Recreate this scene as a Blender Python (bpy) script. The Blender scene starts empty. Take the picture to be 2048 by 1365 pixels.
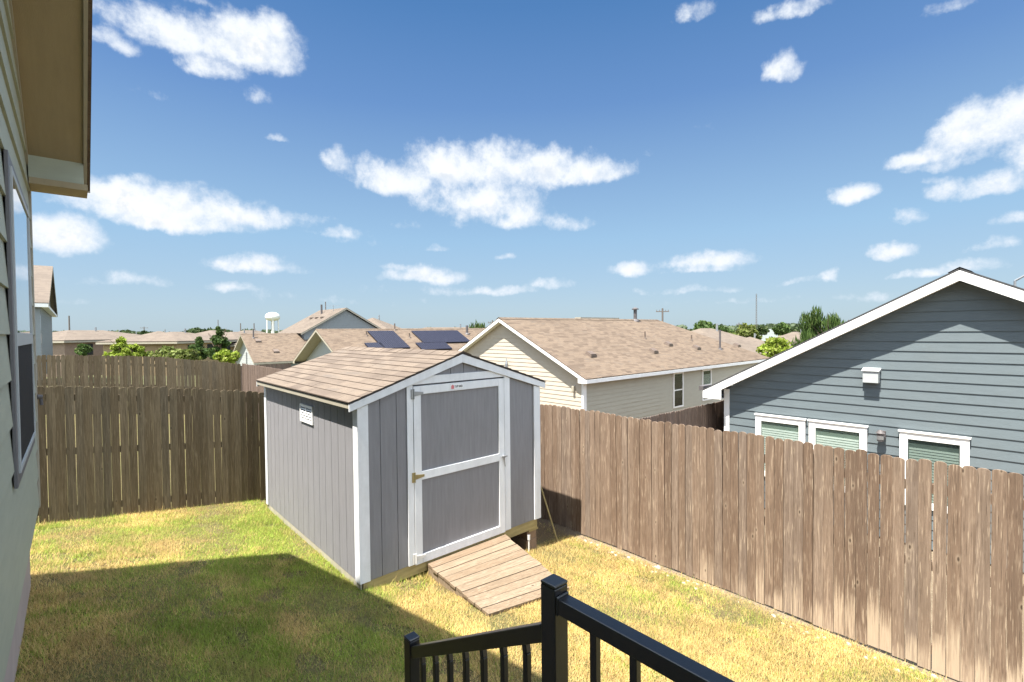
import bpy, math, random
import numpy as np
from mathutils import Vector, Matrix
random.seed(7); rng = np.random.default_rng(11)
S = bpy.context.scene
C = S.collection
CZ = 2.8                      # camera height over the lowest lawn
F, PITCH, ROLL, YAW = 976.44, .0204, .0102, .7313
SUN = Vector((1, .06, -2.36)).normalized()     # the way the light travels
EXPOSURE, SUN_W, SKY_W = 1.75, 4.8, .12
REAR_FILL = 7.6  # strength of the added fill cloud out of view

# ------------------------------------------------------------------ camera
AX = np.array([math.cos(YAW), math.sin(YAW), 0]); BX = np.array([-math.sin(YAW), math.cos(YAW), 0])
def to_world(v):              # camera-level frame -> world frame
    return Vector((float(np.dot(v, AX)), float(np.dot(v, BX)), float(v[2])))
def ray(px, py):              # direction of a photo pixel, one metre deep
    u = (px-1024)/F; v = -(py-682.5)/F
    c, s = math.cos(ROLL), math.sin(ROLL); u, v = u*c+v*s, -u*s+v*c
    c, s = math.cos(PITCH), math.sin(PITCH); k = c+v*s
    return to_world(np.array([u/k, 1.0, (-s+v*c)/k]))
CAM = Vector((0, 0, CZ))
def at(px, py, depth): return CAM + ray(px, py)*depth
def on(px, py, axis, k):      # where a sight line meets the plane x=k (axis 0) or y=k (axis 1)
    r = ray(px, py); return CAM + r*(k/r[axis])
cam = bpy.data.cameras.new('camera'); camo = bpy.data.objects.new('camera', cam); C.objects.link(camo)
cp, sp, cr, sr = math.cos(PITCH), math.sin(PITCH), math.cos(ROLL), math.sin(ROLL)
R0 = np.array([1, 0, 0.]); U0 = np.array([0, sp, cp]); F0 = np.array([0, cp, -sp])
rv, uv_ = to_world(R0*cr-U0*sr), to_world(R0*sr+U0*cr); fv = to_world(F0)
M = Matrix((rv, uv_, -fv)).transposed().to_4x4(); M.translation = CAM
camo.matrix_world = M
cam.sensor_width = 36; cam.lens = 36*F/2048; cam.clip_start = .05; cam.clip_end = 9000
S.camera = camo
# ------------------------------------------------------------------ node helper
class N:
    def __init__(s, tree): s.t = tree
    def __call__(s, kind, **kw):
        n = s.t.nodes.new('ShaderNode'+kind)
        for k, v in kw.items():
            if k.startswith('i_'):
                key = k[2:]; key = int(key) if key.isdigit() else key.replace('_', ' ')
                s.set(n.inputs[key], v)
            else: setattr(n, k, v)
        return n
    def set(s, sock, v):
        if isinstance(v, bpy.types.NodeSocket): s.t.links.new(v, sock)
        elif isinstance(v, bpy.types.Node): s.t.links.new(v.outputs[0], sock)
        else: sock.default_value = v
    def math(s, op, a, b=None, c=None, clamp=False):
        n = s.t.nodes.new('ShaderNodeMath'); n.operation = op; n.use_clamp = clamp
        for i, x in enumerate((a, b, c)):
            if x is not None: s.set(n.inputs[i], x)
        return n.outputs[0]
    def mix(s, f, a, b, blend='MIX'):
        n = s.t.nodes.new('ShaderNodeMix'); n.data_type = 'RGBA'; n.blend_type = blend
        s.set(n.inputs[0], f); s.set(n.inputs[6], col(a)); s.set(n.inputs[7], col(b))
        return n.outputs[2]
    def rng(s, x, a, b, c=0., d=1., smooth=False):
        n = s.t.nodes.new('ShaderNodeMapRange'); n.clamp = True
        if smooth: n.interpolation_type = 'SMOOTHSTEP'
        for i, v in enumerate((x, a, b, c, d)): s.set(n.inputs[i], v)
        return n.outputs[0]
    def ramp(s, x, stops):
        n = s.t.nodes.new('ShaderNodeValToRGB'); e = n.color_ramp.elements
        while len(e) < len(stops): e.new(.5)
        for i, (p, c_) in enumerate(stops): e[i].position = p; e[i].color = col(c_)
        s.set(n.inputs[0], x); return n.outputs[0]
def col(c):
    if isinstance(c, (tuple, list)) and len(c) == 3: return (*c, 1)
    return c
# ------------------------------------------------------------------ world: sky and clouds by direction
w = bpy.data.worlds.new('World'); S.world = w; w.use_nodes = True
wt = w.node_tree; wt.nodes.clear(); n = N(wt)
sky = n('TexSky', sky_type='NISHITA'); sky.sun_disc = False
sky.sun_elevation = math.asin(-SUN.z); sky.sun_rotation = math.atan2(-SUN.x, -SUN.y)
sky.air_density = 1.0; sky.dust_density = .6; sky.ozone_density = 2.2; sky.altitude = 150
tc = n('TexCoord'); dirv = tc.outputs['Generated']
sep = n('SeparateXYZ', i_0=dirv)
az = n.math('ARCTAN2', sep.outputs[0], sep.outputs[1]); el = n.math('ARCSINE', sep.outputs[2])
# stretch noise so clouds flatten towards the horizon
nz = n('TexNoise', i_Vector=dirv, i_Scale=9., i_Detail=6., i_Roughness=.6)
nz2 = n('TexNoise', i_Vector=dirv, i_Scale=26., i_Detail=9., i_Roughness=.66)
shv = n('VectorMath', operation='ADD', i_0=dirv); shv.inputs[1].default_value = (-.006, -.004, .016)
nz2s = n('TexNoise', i_Vector=shv.outputs[0], i_Scale=26., i_Detail=5., i_Roughness=.6)
nz1s = n('TexNoise', i_Vector=shv.outputs[0], i_Scale=9., i_Detail=4., i_Roughness=.6)
off = n.math('MULTIPLY', n.math('SUBTRACT', nz.outputs[0], .5), .10)
sepn = n('SeparateColor', i_0=nz.outputs[1])
elw = n.math('ADD', el, n.math('MULTIPLY', n.math('SUBTRACT', sepn.outputs[1], .5), .05))
azw = n.math('ADD', az, off)
CL = [(330,45,170,62,1),(505,85,115,72,1),(430,130,70,35,.8),(505,185,45,28,.6),(215,72,70,35,.9),(560,60,60,45,.7),
 (330,400,230,52,1),(200,372,100,32,.9),(490,428,120,30,.9),(380,440,150,28,.9),(120,470,115,55,1),(285,352,34,16,.6),
 (550,273,32,12,.65),(310,190,60,16,.3),(390,5,60,14,.6),
 (780,350,105,45,1),(930,322,135,64,1),(1085,335,135,50,1),(1195,338,85,28,.8),(965,388,125,62,1),(985,300,80,45,.9),(1035,428,65,32,.9),(668,320,36,34,.75),(1115,440,75,20,.6),(1290,310,25,14,.35),
 (690,462,60,18,.6),(745,482,70,14,.5),(870,495,40,10,.4),
 (1388,15,48,26,.7),(1600,8,75,26,.8),(1568,122,42,42,.75),(1890,18,80,22,.45),(1400,250,40,10,.2),
 (1850,310,90,28,.9),(1960,250,115,75,1),(2050,205,90,70,1),(2090,280,120,70,1),(1965,370,125,28,.8),(2030,432,70,22,.7),(1900,325,100,22,.6),
 (1714,383,52,26,.85),(1812,432,45,20,.7),(1787,498,56,20,.9),(1992,485,65,20,.65),(1955,527,75,18,.55),(1868,540,65,14,.6),(1880,360,40,12,.4),
 (515,523,80,27,1),(590,540,45,12,.5),(265,560,90,18,.6),(120,560,70,14,.4),(845,545,95,24,.95),(790,528,45,12,.7),(1012,512,38,10,.6),(1252,535,60,20,.9),
 (1415,522,100,22,.95),(1410,540,80,10,.7),(1660,556,28,16,.7),(1590,566,60,10,.5),(465,572,50,14,.6),(560,580,70,20,.5),(1000,580,75,12,.6),(1110,566,50,14,.6),
 (830,575,120,14,.35),(1380,580,110,9,.35),(1520,600,90,8,.3),(180,600,150,10,.3),(700,600,160,10,.3),(1250,605,140,8,.3),(1720,590,90,10,.35),(1180,510,60,6,.2),
 (930,440,160,22,.25),(560,440,110,14,.3),(640,438,60,10,.3)]
field = None; ysel = None
for (px, py, rx, ry, wgt) in CL:
    d0, dx, dy = ray(px, py).normalized(), ray(px+10, py).normalized(), ray(px, py-10).normalized()
    a0, e0 = math.atan2(d0.x, d0.y), math.asin(d0.z)
    ra = abs(math.atan2(dx.x, dx.y)-a0)/10*rx*1.05; re = abs(math.asin(dy.z)-e0)/10*ry*1.1
    x = n.math('DIVIDE', n.math('SUBTRACT', azw, a0), ra)
    y = n.math('DIVIDE', n.math('SUBTRACT', elw, e0-re*.25), re)
    y0_ = y
    y = n.math('MAXIMUM', y, n.math('MULTIPLY', y, -1.7))       # flatter underside
    r2 = n.math('MULTIPLY_ADD', x, x, n.math('MULTIPLY', y, y))
    v = n.math('MULTIPLY_ADD', r2, -.75*wgt, wgt)
    if field is None: field, ysel = v, y0_
    else:
        cmp_ = n.math('GREATER_THAN', v, field); ysel = n.math('MULTIPLY_ADD', cmp_, n.math('SUBTRACT', y0_, ysel), ysel); field = n.math('SMOOTH_MAX', field, v, .45)
dens = n.math('ADD', field, n.math('MULTIPLY', n.math('SUBTRACT', nz.outputs[0], .5), 1.5))
dens = n.math('ADD', dens, n.math('MULTIPLY', n.math('SUBTRACT', nz2.outputs[0], .5), 1.35))
alpha = n.rng(dens, .20, .98, 0., 1., True)
alpha = n.math('MULTIPLY', alpha, n.rng(el, .0, .05, 0., 1.))
thick = n.rng(dens, .5, 1.5, 0., 1., True)
nz3 = n('TexNoise', i_Vector=dirv, i_Scale=16., i_Detail=3., i_Roughness=.5)
relief = n.math('ADD', n.math('MULTIPLY', n.math('SUBTRACT', nz2s.outputs[0], nz2.outputs[0]), 3.2), n.math('MULTIPLY', n.math('SUBTRACT', nz1s.outputs[0], nz.outputs[0]), 5.))
base_ = n.rng(ysel, .6, -.6, -.1, .22)
shade = n.math('ADD', n.math('ADD', relief, base_), n.math('MULTIPLY', n.math('SUBTRACT', nz3.outputs[0], .5), .9), clamp=True)
shade = n.math('MULTIPLY', shade, n.rng(el, .0, .35, .75, 1.))
ccol = n.mix(shade, (1.02, 1.02, 1.01), (.60, .67, .77))
ccol = n.mix(thick, (.84, .91, 1.0), ccol)
skyc = n('Gamma', i_0=sky.outputs[0], i_1=1.0)
hsv = n.mix(1., skyc.outputs[0], (.30, .40, .47), 'MULTIPLY')
cl_em = n('VectorMath', operation='SCALE'); n.set(cl_em.inputs[0], ccol); CLOUD = cl_em.inputs[3]; CLOUD.default_value = 2.6
grad = n('ValToRGB'); ge = grad.color_ramp.elements
G_ = [(0., (1.22, 1.50, 1.74)), (.03, (1.20, 1.50, 1.78)), (.115, (.92, 1.42, 1.92)), (.27, (.38, .76, 1.52)), (.37, (.20, .55, 1.25)), (.67, (.12, .38, .98)), (1., (.10, .32, .9))]
while len(ge) < len(G_): ge.new(.5)
for i, (p_, c_) in enumerate(G_): ge[i].position = p_; ge[i].color = (*[q/2 for q in c_], 1)
n.set(grad.inputs[0], n.rng(el, 0., math.pi/2))
gsc = n('VectorMath', operation='SCALE'); n.set(gsc.inputs[0], grad.outputs[0]); gsc.inputs[3].default_value = 2.
skyf = n.mix(.82, hsv, gsc.outputs[0])
# added unseen bright cloud behind the viewer and overhead, fill light for shade
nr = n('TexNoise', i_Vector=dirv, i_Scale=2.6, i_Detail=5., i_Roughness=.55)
rear_fill = n.math('MULTIPLY', n.rng(nr.outputs[0], .40, .56, 0., 1., True), n.rng(n.math('ADD', n.math('MULTIPLY', sep.outputs[0], .5), sep.outputs[1]), -.15, -.45, 0., 1., True))
high_fill = n.math('MULTIPLY', n.rng(nr.outputs[0], .36, .54, .25, 1., True), n.rng(el, .74, .98, 0., 1., True))
rear_fill = n.math('MAXIMUM', rear_fill, high_fill)
rear_fill = n.math('MULTIPLY', rear_fill, n.rng(el, .02, .15))
skyf = n.mix(rear_fill, skyf, (REAR_FILL*.86, REAR_FILL*.98, REAR_FILL*1.12))
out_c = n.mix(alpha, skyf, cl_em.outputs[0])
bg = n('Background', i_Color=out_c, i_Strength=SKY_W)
wo = n('OutputWorld', i_Surface=bg.outputs[0])
# ------------------------------------------------------------------ sun, exposure
sl = bpy.data.lights.new('sun', 'SUN'); so = bpy.data.objects.new('sun', sl); C.objects.link(so)
sl.energy = SUN_W; sl.angle = math.radians(.53); sl.color = (1, .95, .86)
so.rotation_euler = SUN.to_track_quat('-Z', 'Y').to_euler(); so.location = (-20, 0, 40)
S.view_settings.view_transform = 'Standard'; S.view_settings.look = 'None'
S.view_settings.exposure = EXPOSURE; S.view_settings.gamma = 1
S.cycles.max_bounces = 8; S.cycles.diffuse_bounces = 3; S.cycles.transparent_max_bounces = 16
# ------------------------------------------------------------------ materials
MATS = {}
def mat(name):
    m = bpy.data.materials.new(name); m.use_nodes = True; m.node_tree.nodes.clear(); nn = N(m.node_tree)
    b = nn('BsdfPrincipled'); o = nn('OutputMaterial', i_Surface=b.outputs[0]); MATS[name] = m
    return m, nn, b
def obj_co(nn, scale=(1, 1, 1)):
    t = nn('TexCoord'); mp = nn('Mapping', i_Vector=t.outputs['Object']); mp.inputs['Scale'].default_value = scale
    return mp.outputs[0]
def bump(nn, b, h, strength=.3, dist=.01):
    bp = nn('Bump', i_Strength=strength, i_Distance=dist, i_Height=h); nn.set(b.inputs['Normal'], bp.outputs[0])
def paint(name, c, rough=.55, var=.12, grain=(3, 3, 3), dirt=0., bumps=.15, spec=.4, metal=0.):
    m, nn, b = mat(name)
    a = nn('TexNoise', i_Vector=obj_co(nn, grain), i_Scale=2.5, i_Detail=6., i_Roughness=.6)
    f = nn('TexNoise', i_Vector=obj_co(nn, tuple(g*9 for g in grain)), i_Scale=6., i_Detail=3.)
    k = nn.rng(a.outputs[0], .3, .7); dark = tuple(x*(1-var) for x in c); lite = tuple(min(x*(1+var*.7), .9) for x in c)
    cc = nn.mix(k, dark, lite)
    cc = nn.mix(nn.math('MULTIPLY', nn.rng(f.outputs[0], .35, .65), .25), cc, tuple(x*(1-var*1.3) for x in c))
    if dirt:
        d = nn('TexNoise', i_Vector=obj_co(nn), i_Scale=.9, i_Detail=8., i_Roughness=.7)
        cc = nn.mix(nn.math('MULTIPLY', nn.rng(d.outputs[0], .52, .75), dirt), cc, (.16, .13, .10))
    nn.set(b.inputs['Base Color'], cc); b.inputs['Roughness'].default_value = rough
    b.inputs['Specular IOR Level'].default_value = spec; b.inputs['Metallic'].default_value = metal
    bump(nn, b, f.outputs[0], bumps, .004)
    return m
GREENIN = paint('green_window_backing', (.17, .215, .19), .8, .1)  # even green-grey backing behind the panes
GREYIN = paint('grey_curtain', (.16, .19, .185), .8, .2)
WHITE = paint('white_trim_paint', (.74, .735, .72), .5, .06, (2, 2, 2), .12)
SHEDTRIM = paint('shed_trim_paint', (.66, .665, .68), .6, .10, (4, 4, 1), .22, .35)
SHEDGREY = paint('shed_grey_paint', (.216, .211, .222), .65, .12, (14, 14, 1.1), .08, .6, .3)
BLUE = paint('slate_blue_siding', (.113, .138, .150), .6, .07, (1.2, 1.2, 6), .06, .4, .3)
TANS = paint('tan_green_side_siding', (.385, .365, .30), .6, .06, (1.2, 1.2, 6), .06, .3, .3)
TAN = paint('tan_siding', (.43, .375, .305), .6, .06, (1.2, 1.2, 6), .06, .3, .3)
GREEN = paint('grey_green_siding', (.335, .352, .28), .6, .08, (1.2, 1.2, 6), .08, .4, .3)
PALEGREY = paint('pale_grey_siding', (.36, .38, .38), .6, .05, (1, 1, 4), .05)
MIDGREY = paint('mid_grey_siding', (.185, .205, .215), .6, .05, (1, 1, 4), .05)
DKGREEN = paint('dark_green_grey_siding', (.11, .13, .13), .6, .08, (1, 1, 4), .05)
STUCCO = paint('warm_tan_stucco', (.30, .215, .125), .8, .08, (1, 1, 1), .1)
BRICKY = paint('brown_masonry', (.24, .17, .13), .8, .15, (2, 2, 2), .1)
FOUND = paint('foundation_concrete', (.40, .335, .31), .85, .10, (1.5, 1.5, 1.5), .15, .4)
SOFFIT = paint('beige_soffit', (.31, .25, .155), .7, .08, (8, 1, 1), .1, .5)
SKIRTW = paint('pale_skirt_board', (.36, .33, .26), .8, .2, (3, 3, 3), .4, .4)
BEIGETRIM = paint('beige_trim', (.32, .29, .23), .6, .08, (2, 2, 2), .1)
DARKTRIM = paint('dark_window_casing', (.12, .115, .12), .5, .08)
BLACKMETAL = paint('black_powder_coat', (.012, .012, .014), .28, .25, (6, 6, 6), 0., .12, .6)
STEEL = paint('grey_steel', (.30, .31, .32), .4, .12, (4, 4, 4), .1, .1, .5, .6)
BRASS = paint('brass_hinge', (.30, .26, .14), .4, .2, (9, 9, 9), 0, .1, .5, .7)
PTWOOD = paint('treated_lumber', (.34, .27, .12), .75, .3, (1.5, 12, 12), .25, .5)
RAMPW = None
PIPEW = paint('white_pipe', (.62, .60, .57), .5, .08)
VENTM = paint('roof_vent_metal', (.135, .10, .078), .5, .15, (6, 6, 6), .1, .1, .5, .2)
DARKPIPE = paint('dark_pipe', (.09, .08, .08), .6, .15)
BLOCK = paint('brown_block', (.25, .17, .115), .9, .2, (6, 6, 6), .3, .6)
SCREEN = paint('dark_screen_or_gap_shade', (.016, .015, .016), .8, .1, (20, 20, 20), 0, .2, .2)
DARKIN = paint('dark_interior', (.02, .022, .022), .8, .1)
TOWERW = paint('water_tower_paint', (.60, .58, .55), .5, .05)
POLEW = paint('weathered_pole', (.12, .10, .09), .8, .15)
BARK = paint('bark', (.14, .10, .07), .9, .25, (6, 6, 2), 0, .8)
BLINDS = paint('white_blinds', (.60, .64, .62), .6, .05)
SHINGEDGE = paint('shingle_edge', (.055, .05, .05), .9, .2)
STONE = paint('pale_stone', (.42, .37, .30), .9, .2, (8, 8, 8), .1, .5)

def glass(name, tint, refl=.35, rough=.02, gl=.9):
    m, nn, b = mat(name)
    m.node_tree.nodes.remove(b)
    g = nn('BsdfGlossy', i_Color=(gl, gl*1.03, gl*1.06, 1), i_Roughness=rough)
    t = nn('BsdfTransparent', i_Color=col(tint))
    fr = nn('LayerWeight', i_Blend=.5)
    mx = nn('MixShader', i_0=nn.math('MULTIPLY_ADD', nn.math('POWER', fr.outputs['Facing'], 4.), 1 - refl, refl), i_1=t.outputs[0], i_2=g.outputs[0])
    o = [x for x in m.node_tree.nodes if x.type == 'OUTPUT_MATERIAL'][0]; nn.set(o.inputs[0], mx.outputs[0])
    return m
GLASS = glass('window_glass', (.93, .96, .94), .07)
GLASSR = glass('reflective_window_glass', (.25, .28, .30), .55)
GLASSD = glass('dark_window_glass', (.78, .82, .80), .05, .02, .35)

def wood(name, tones, palec, stain=.4, dark=.5, fleck=.6):
    """weathered pickets; the attribute 'wx' carries per-board random, height, bleaching"""
    m, nn, b = mat(name)
    at_ = nn('Attribute', attribute_name='wx'); s = nn('SeparateColor', i_0=at_.outputs['Color'])
    r, hgt, pale = s.outputs[0], s.outputs[1], s.outputs[2]
    pale = nn.math('MULTIPLY', pale, nn.rng(nn.math('DIVIDE', hgt, nn.rng(nn.math('FRACT', nn.math('MULTIPLY', r, 13.7)), 0., 1., .10, .48)), 1., .2, 0., 1., True))
    tco = nn('TexCoord').outputs['Object']
    offv = nn('CombineXYZ', i_0=nn.math('MULTIPLY', r, 37.), i_1=nn.math('MULTIPLY', r, 23.), i_2=nn.math('MULTIPLY', r, 51.))
    co = nn('VectorMath', operation='ADD', i_0=tco, i_1=offv.outputs[0]).outputs[0]
    def m3(sc): return nn('VectorMath', operation='MULTIPLY', i_0=co, i_1=sc).outputs[0]
    g1 = nn('TexNoise', i_Vector=m3((60, 60, 2.0)), i_Scale=1., i_Detail=6., i_Roughness=.7, i_Distortion=.5)
    fl = nn('TexNoise', i_Vector=m3((95, 95, 4.5)), i_Scale=1., i_Detail=2., i_Roughness=.5)
    g2 = nn('TexNoise', i_Vector=m3((150, 150, 5)), i_Scale=1., i_Detail=3., i_Roughness=.6)
    big = nn('TexNoise', i_Vector=m3((4, 4, .9)), i_Scale=1., i_Detail=5., i_Roughness=.6)
    c = nn.ramp(r, [(0, tones[0]), (.35, tones[1]), (.7, tones[2]), (1, tones[3])])
    c = nn.mix(nn.math('MULTIPLY', nn.rng(g1.outputs[0], .40, .68), .75), c, tuple(x*dark for x in tones[1]))
    c = nn.mix(nn.math('MULTIPLY', nn.rng(g1.outputs[0], .44, .24), .6), c, palec)
    c = nn.mix(nn.math('MULTIPLY', nn.rng(g2.outputs[0], .40, .25), .55), c, palec)
    c = nn.mix(nn.math('MULTIPLY', nn.rng(g2.outputs[0], .60, .75), .6), c, tuple(x*.4 for x in tones[1]))
    c = nn.mix(nn.math('MULTIPLY', nn.rng(big.outputs[0], .50, .70), stain), c, tuple(x*.55 for x in tones[2]))
    c = nn.mix(nn.math('MULTIPLY', nn.rng(fl.outputs[0], .62, .69), fleck), c, palec)
    c = nn.mix(nn.math('MULTIPLY', nn.rng(fl.outputs[0], .38, .30), fleck), c, tuple(x*.35 for x in tones[1]))
    # bleached patches running up from the ground
    rb_ = nn.rng(nn.math('FRACT', nn.math('MULTIPLY', r, 7.3)), .15, .9, -.55, .15)
    pm = nn.math('ADD', nn.math('ADD', pale, rb_), nn.math('MULTIPLY', nn.math('SUBTRACT', g1.outputs[0], .5), 3.4))
    c = nn.mix(nn.math('MULTIPLY', nn.rng(nn.math('MULTIPLY', pm, nn.rng(pale, 0., .12)), .25, .95), .72), c, tuple(min(x*1.12, .8) for x in palec))
    # knots
    vo = nn('TexVoronoi', i_Vector=m3((9, 9, 3.6)), i_Scale=1., feature='F1'); vd = vo.outputs['Distance']
    sc_ = nn('SeparateColor', i_0=vo.outputs['Color'])
    kn = nn.math('MULTIPLY', nn.rng(vd, .10, .05), nn.rng(sc_.outputs[0], .60, .62))
    halo = nn.math('MULTIPLY', nn.rng(vd, .22, .09), nn.rng(sc_.outputs[0], .60, .62))
    c = nn.mix(nn.math('MULTIPLY', halo, .28), c, palec); c = nn.mix(nn.math('MULTIPLY', kn, .85), c, (.035, .022, .015))
    nn.set(b.inputs['Base Color'], c); b.inputs['Roughness'].default_value = .85; b.inputs['Specular IOR Level'].default_value = .15
    bump(nn, b, nn.math('ADD', g1.outputs[0], nn.math('MULTIPLY', g2.outputs[0], .4)), .5, .004)
    return m
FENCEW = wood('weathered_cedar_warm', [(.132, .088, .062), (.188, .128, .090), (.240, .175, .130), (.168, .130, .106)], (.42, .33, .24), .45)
FENCED = wood('weathered_cedar_shaded', [(.108, .078, .047), (.150, .112, .067), (.190, .146, .092), (.132, .106, .072)], (.27, .215, .14), fleck=.45)  # same weathered cedar, darker tones painted in for the backlit fences
FENCEM = wood('reddish_brown_cedar', [(.12, .085, .066), (.14, .10, .08), (.16, .118, .095), (.13, .095, .08)], (.25, .19, .15))
RAMPW = wood('ramp_boards', [(.175, .122, .080), (.205, .152, .103), (.245, .188, .133), (.265, .213, .155)], (.30, .24, .18), .3, .62)

def shingles(name, cols_, exp=.145, width=.30, dark=(.06, .045, .035), tone=.5):
    m, nn, b = mat(name)
    uvn = nn('UVMap'); uv = uvn.outputs[0]
    br = nn('TexBrick', i_Vector=uv, i_Scale=1., i_Mortar_Size=.0045, i_Mortar_Smooth=.3, i_Bias=0., i_Brick_Width=width, i_Row_Height=exp)
    br.offset = .5; br.inputs['Color1'].default_value = (0, 0, 0, 1); br.inputs['Color2'].default_value = (1, 1, 1, 1); br.inputs['Mortar'].default_value = (.5, .5, .5, 1)
    sh = nn('SeparateColor', i_0=br.outputs['Color'])
    na = nn('TexNoise', i_Vector=nn('VectorMath', operation='MULTIPLY', i_0=uv, i_1=(1.2, 5., 1)).outputs[0], i_Scale=1.3, i_Detail=3.)
    nb = nn('TexNoise', i_Vector=uv, i_Scale=70., i_Detail=3.)
    ncl = nn('TexNoise', i_Vector=uv, i_Scale=.35, i_Detail=5.)
    k = nn.math('ADD', nn.math('MULTIPLY', sh.outputs[0], .55), nn.math('MULTIPLY', nn.rng(na.outputs[0], .3, .7), .45))
    c = nn.ramp(k, [(0, cols_[0]), (.33, cols_[1]), (.66, cols_[2]), (1, cols_[3])])
    c = nn.mix(nn.math('MULTIPLY', nn.rng(nb.outputs[0], .4, .65), .35), c, tuple(x*.5 for x in cols_[1]))
    c = nn.mix(nn.math('MULTIPLY', nn.rng(ncl.outputs[0], .45, .7), .25), c, tuple(x*.7 for x in cols_[0]))
    c = nn.mix(nn.math('MULTIPLY', br.outputs['Fac'], tone), c, dark)
    nn.set(b.inputs['Base Color'], c); b.inputs['Roughness'].default_value = .9; b.inputs['Specular IOR Level'].default_value = .15
    bump(nn, b, nn.math('ADD', nn.math('MULTIPLY', nb.outputs[0], .5), nn.math('MULTIPLY', br.outputs['Fac'], -1.5)), .4, .006)
    return m
SHING = shingles('tan_brown_shingles', [(.080, .059, .045), (.118, .088, .066), (.160, .120, .088), (.100, .082, .068)])
SHINGSHED = shingles('shed_shingles', [(.098, .076, .061), (.13, .102, .082), (.175, .138, .108), (.12, .10, .086)], 1.6/11, .31, (.05, .036, .03), .55)  # rows meet the courses; dark lines stand in for step shadows
SHINGFAR = shingles('far_tan_shingles', [(.105, .085, .070), (.13, .105, .086), (.155, .125, .10), (.12, .10, .085)], .3, .6, tone=.2)
SHINGDK = shingles('charcoal_shingles', [(.05, .05, .052), (.06, .06, .062), (.07, .068, .07), (.055, .055, .058)])

# solar cells
def solar():
    m, nn, b = mat('solar_cells')
    uv = nn('UVMap').outputs[0]
    br = nn('TexBrick', i_Vector=uv, i_Scale=1., i_Mortar_Size=.012, i_Brick_Width=.166, i_Row_Height=.166); br.offset = 0
    c = nn.mix(br.outputs['Fac'], (.016, .016, .026), (.040, .040, .052))
    nn.set(b.inputs['Base Color'], c); b.inputs['Roughness'].default_value = .25; b.inputs['Specular IOR Level'].default_value = .15
    return m
SOLAR = solar()
def vcol(name, rough=.8, trans=0., noise=.0):
    m, nn, b = mat(name)
    a = nn('Attribute', attribute_name='cl')
    nn.set(b.inputs['Base Color'], a.outputs['Color']); b.inputs['Roughness'].default_value = rough
    b.inputs['Specular IOR Level'].default_value = .2
    if trans:
        t = nn('BsdfTranslucent', i_Color=a.outputs['Color'])
        mx = nn('MixShader', i_0=trans, i_1=b.outputs[0], i_2=t.outputs[0])
        o = [x for x in m.node_tree.nodes if x.type == 'OUTPUT_MATERIAL'][0]; nn.set(o.inputs[0], mx.outputs[0])
    return m
GRASSM = vcol('grass_blades', .75, .30)
LEAFM = vcol('leaves', .6, .30)
def groundmat():
    m, nn, b = mat('lawn_soil')
    co = nn('TexCoord').outputs['Object']
    a = nn('TexNoise', i_Vector=co, i_Scale=1.1, i_Detail=6.); f = nn('TexNoise', i_Vector=co, i_Scale=38., i_Detail=6., i_Roughness=.75)
    c = nn.mix(nn.rng(a.outputs[0], .35, .65), (.125, .098, .045), (.105, .105, .035))
    c = nn.mix(nn.rng(f.outputs[0], .42, .66), c, (.06, .045, .025))
    c = nn.mix(nn.math('MULTIPLY', nn.rng(f.outputs[0], .5, .3), .6), c, (.21, .17, .10))
    # bare earth strip along the fence, dark earth beside the shed
    s = nn('SeparateXYZ', i_0=co)
    e = nn.math('MULTIPLY', nn.rng(nn.math('ADD', s.outputs[0], nn.math('MULTIPLY', a.outputs[0], .25)), 5.86, 6.02), nn.rng(s.outputs[1], 12., 10.))
    c = nn.mix(e, c, nn.mix(nn.rng(f.outputs[0], .4, .6), (.13, .10, .065), (.24, .19, .135)))
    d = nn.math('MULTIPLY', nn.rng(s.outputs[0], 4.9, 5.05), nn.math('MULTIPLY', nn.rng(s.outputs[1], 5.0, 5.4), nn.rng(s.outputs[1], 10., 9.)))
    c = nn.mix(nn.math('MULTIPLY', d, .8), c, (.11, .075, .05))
    r_ = nn('VectorMath', operation='LENGTH', i_0=co).outputs['Value']
    c = nn.mix(nn.rng(r_, 20., 60.), c, nn.mix(nn.rng(a.outputs[0], .4, .6), (.10, .115, .05), (.15, .14, .075)))
    nn.set(b.inputs['Base Color'], c); b.inputs['Roughness'].default_value = .95; b.inputs['Specular IOR Level'].default_value = .1
    bump(nn, b, f.outputs[0], .6, .02)
    return m
GROUNDM = groundmat()
def flat(name, c, rough=.5):
    m, nn, b = mat(name); b.inputs['Base Color'].default_value = col(c); b.inputs['Roughness'].default_value = rough; return m
REDINK = flat('red_ink', (.55, .16, .17)); BLACKINK = flat('black_ink', (.03, .03, .03)); STICKER = flat('sticker_white', (.72, .72, .72))
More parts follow.
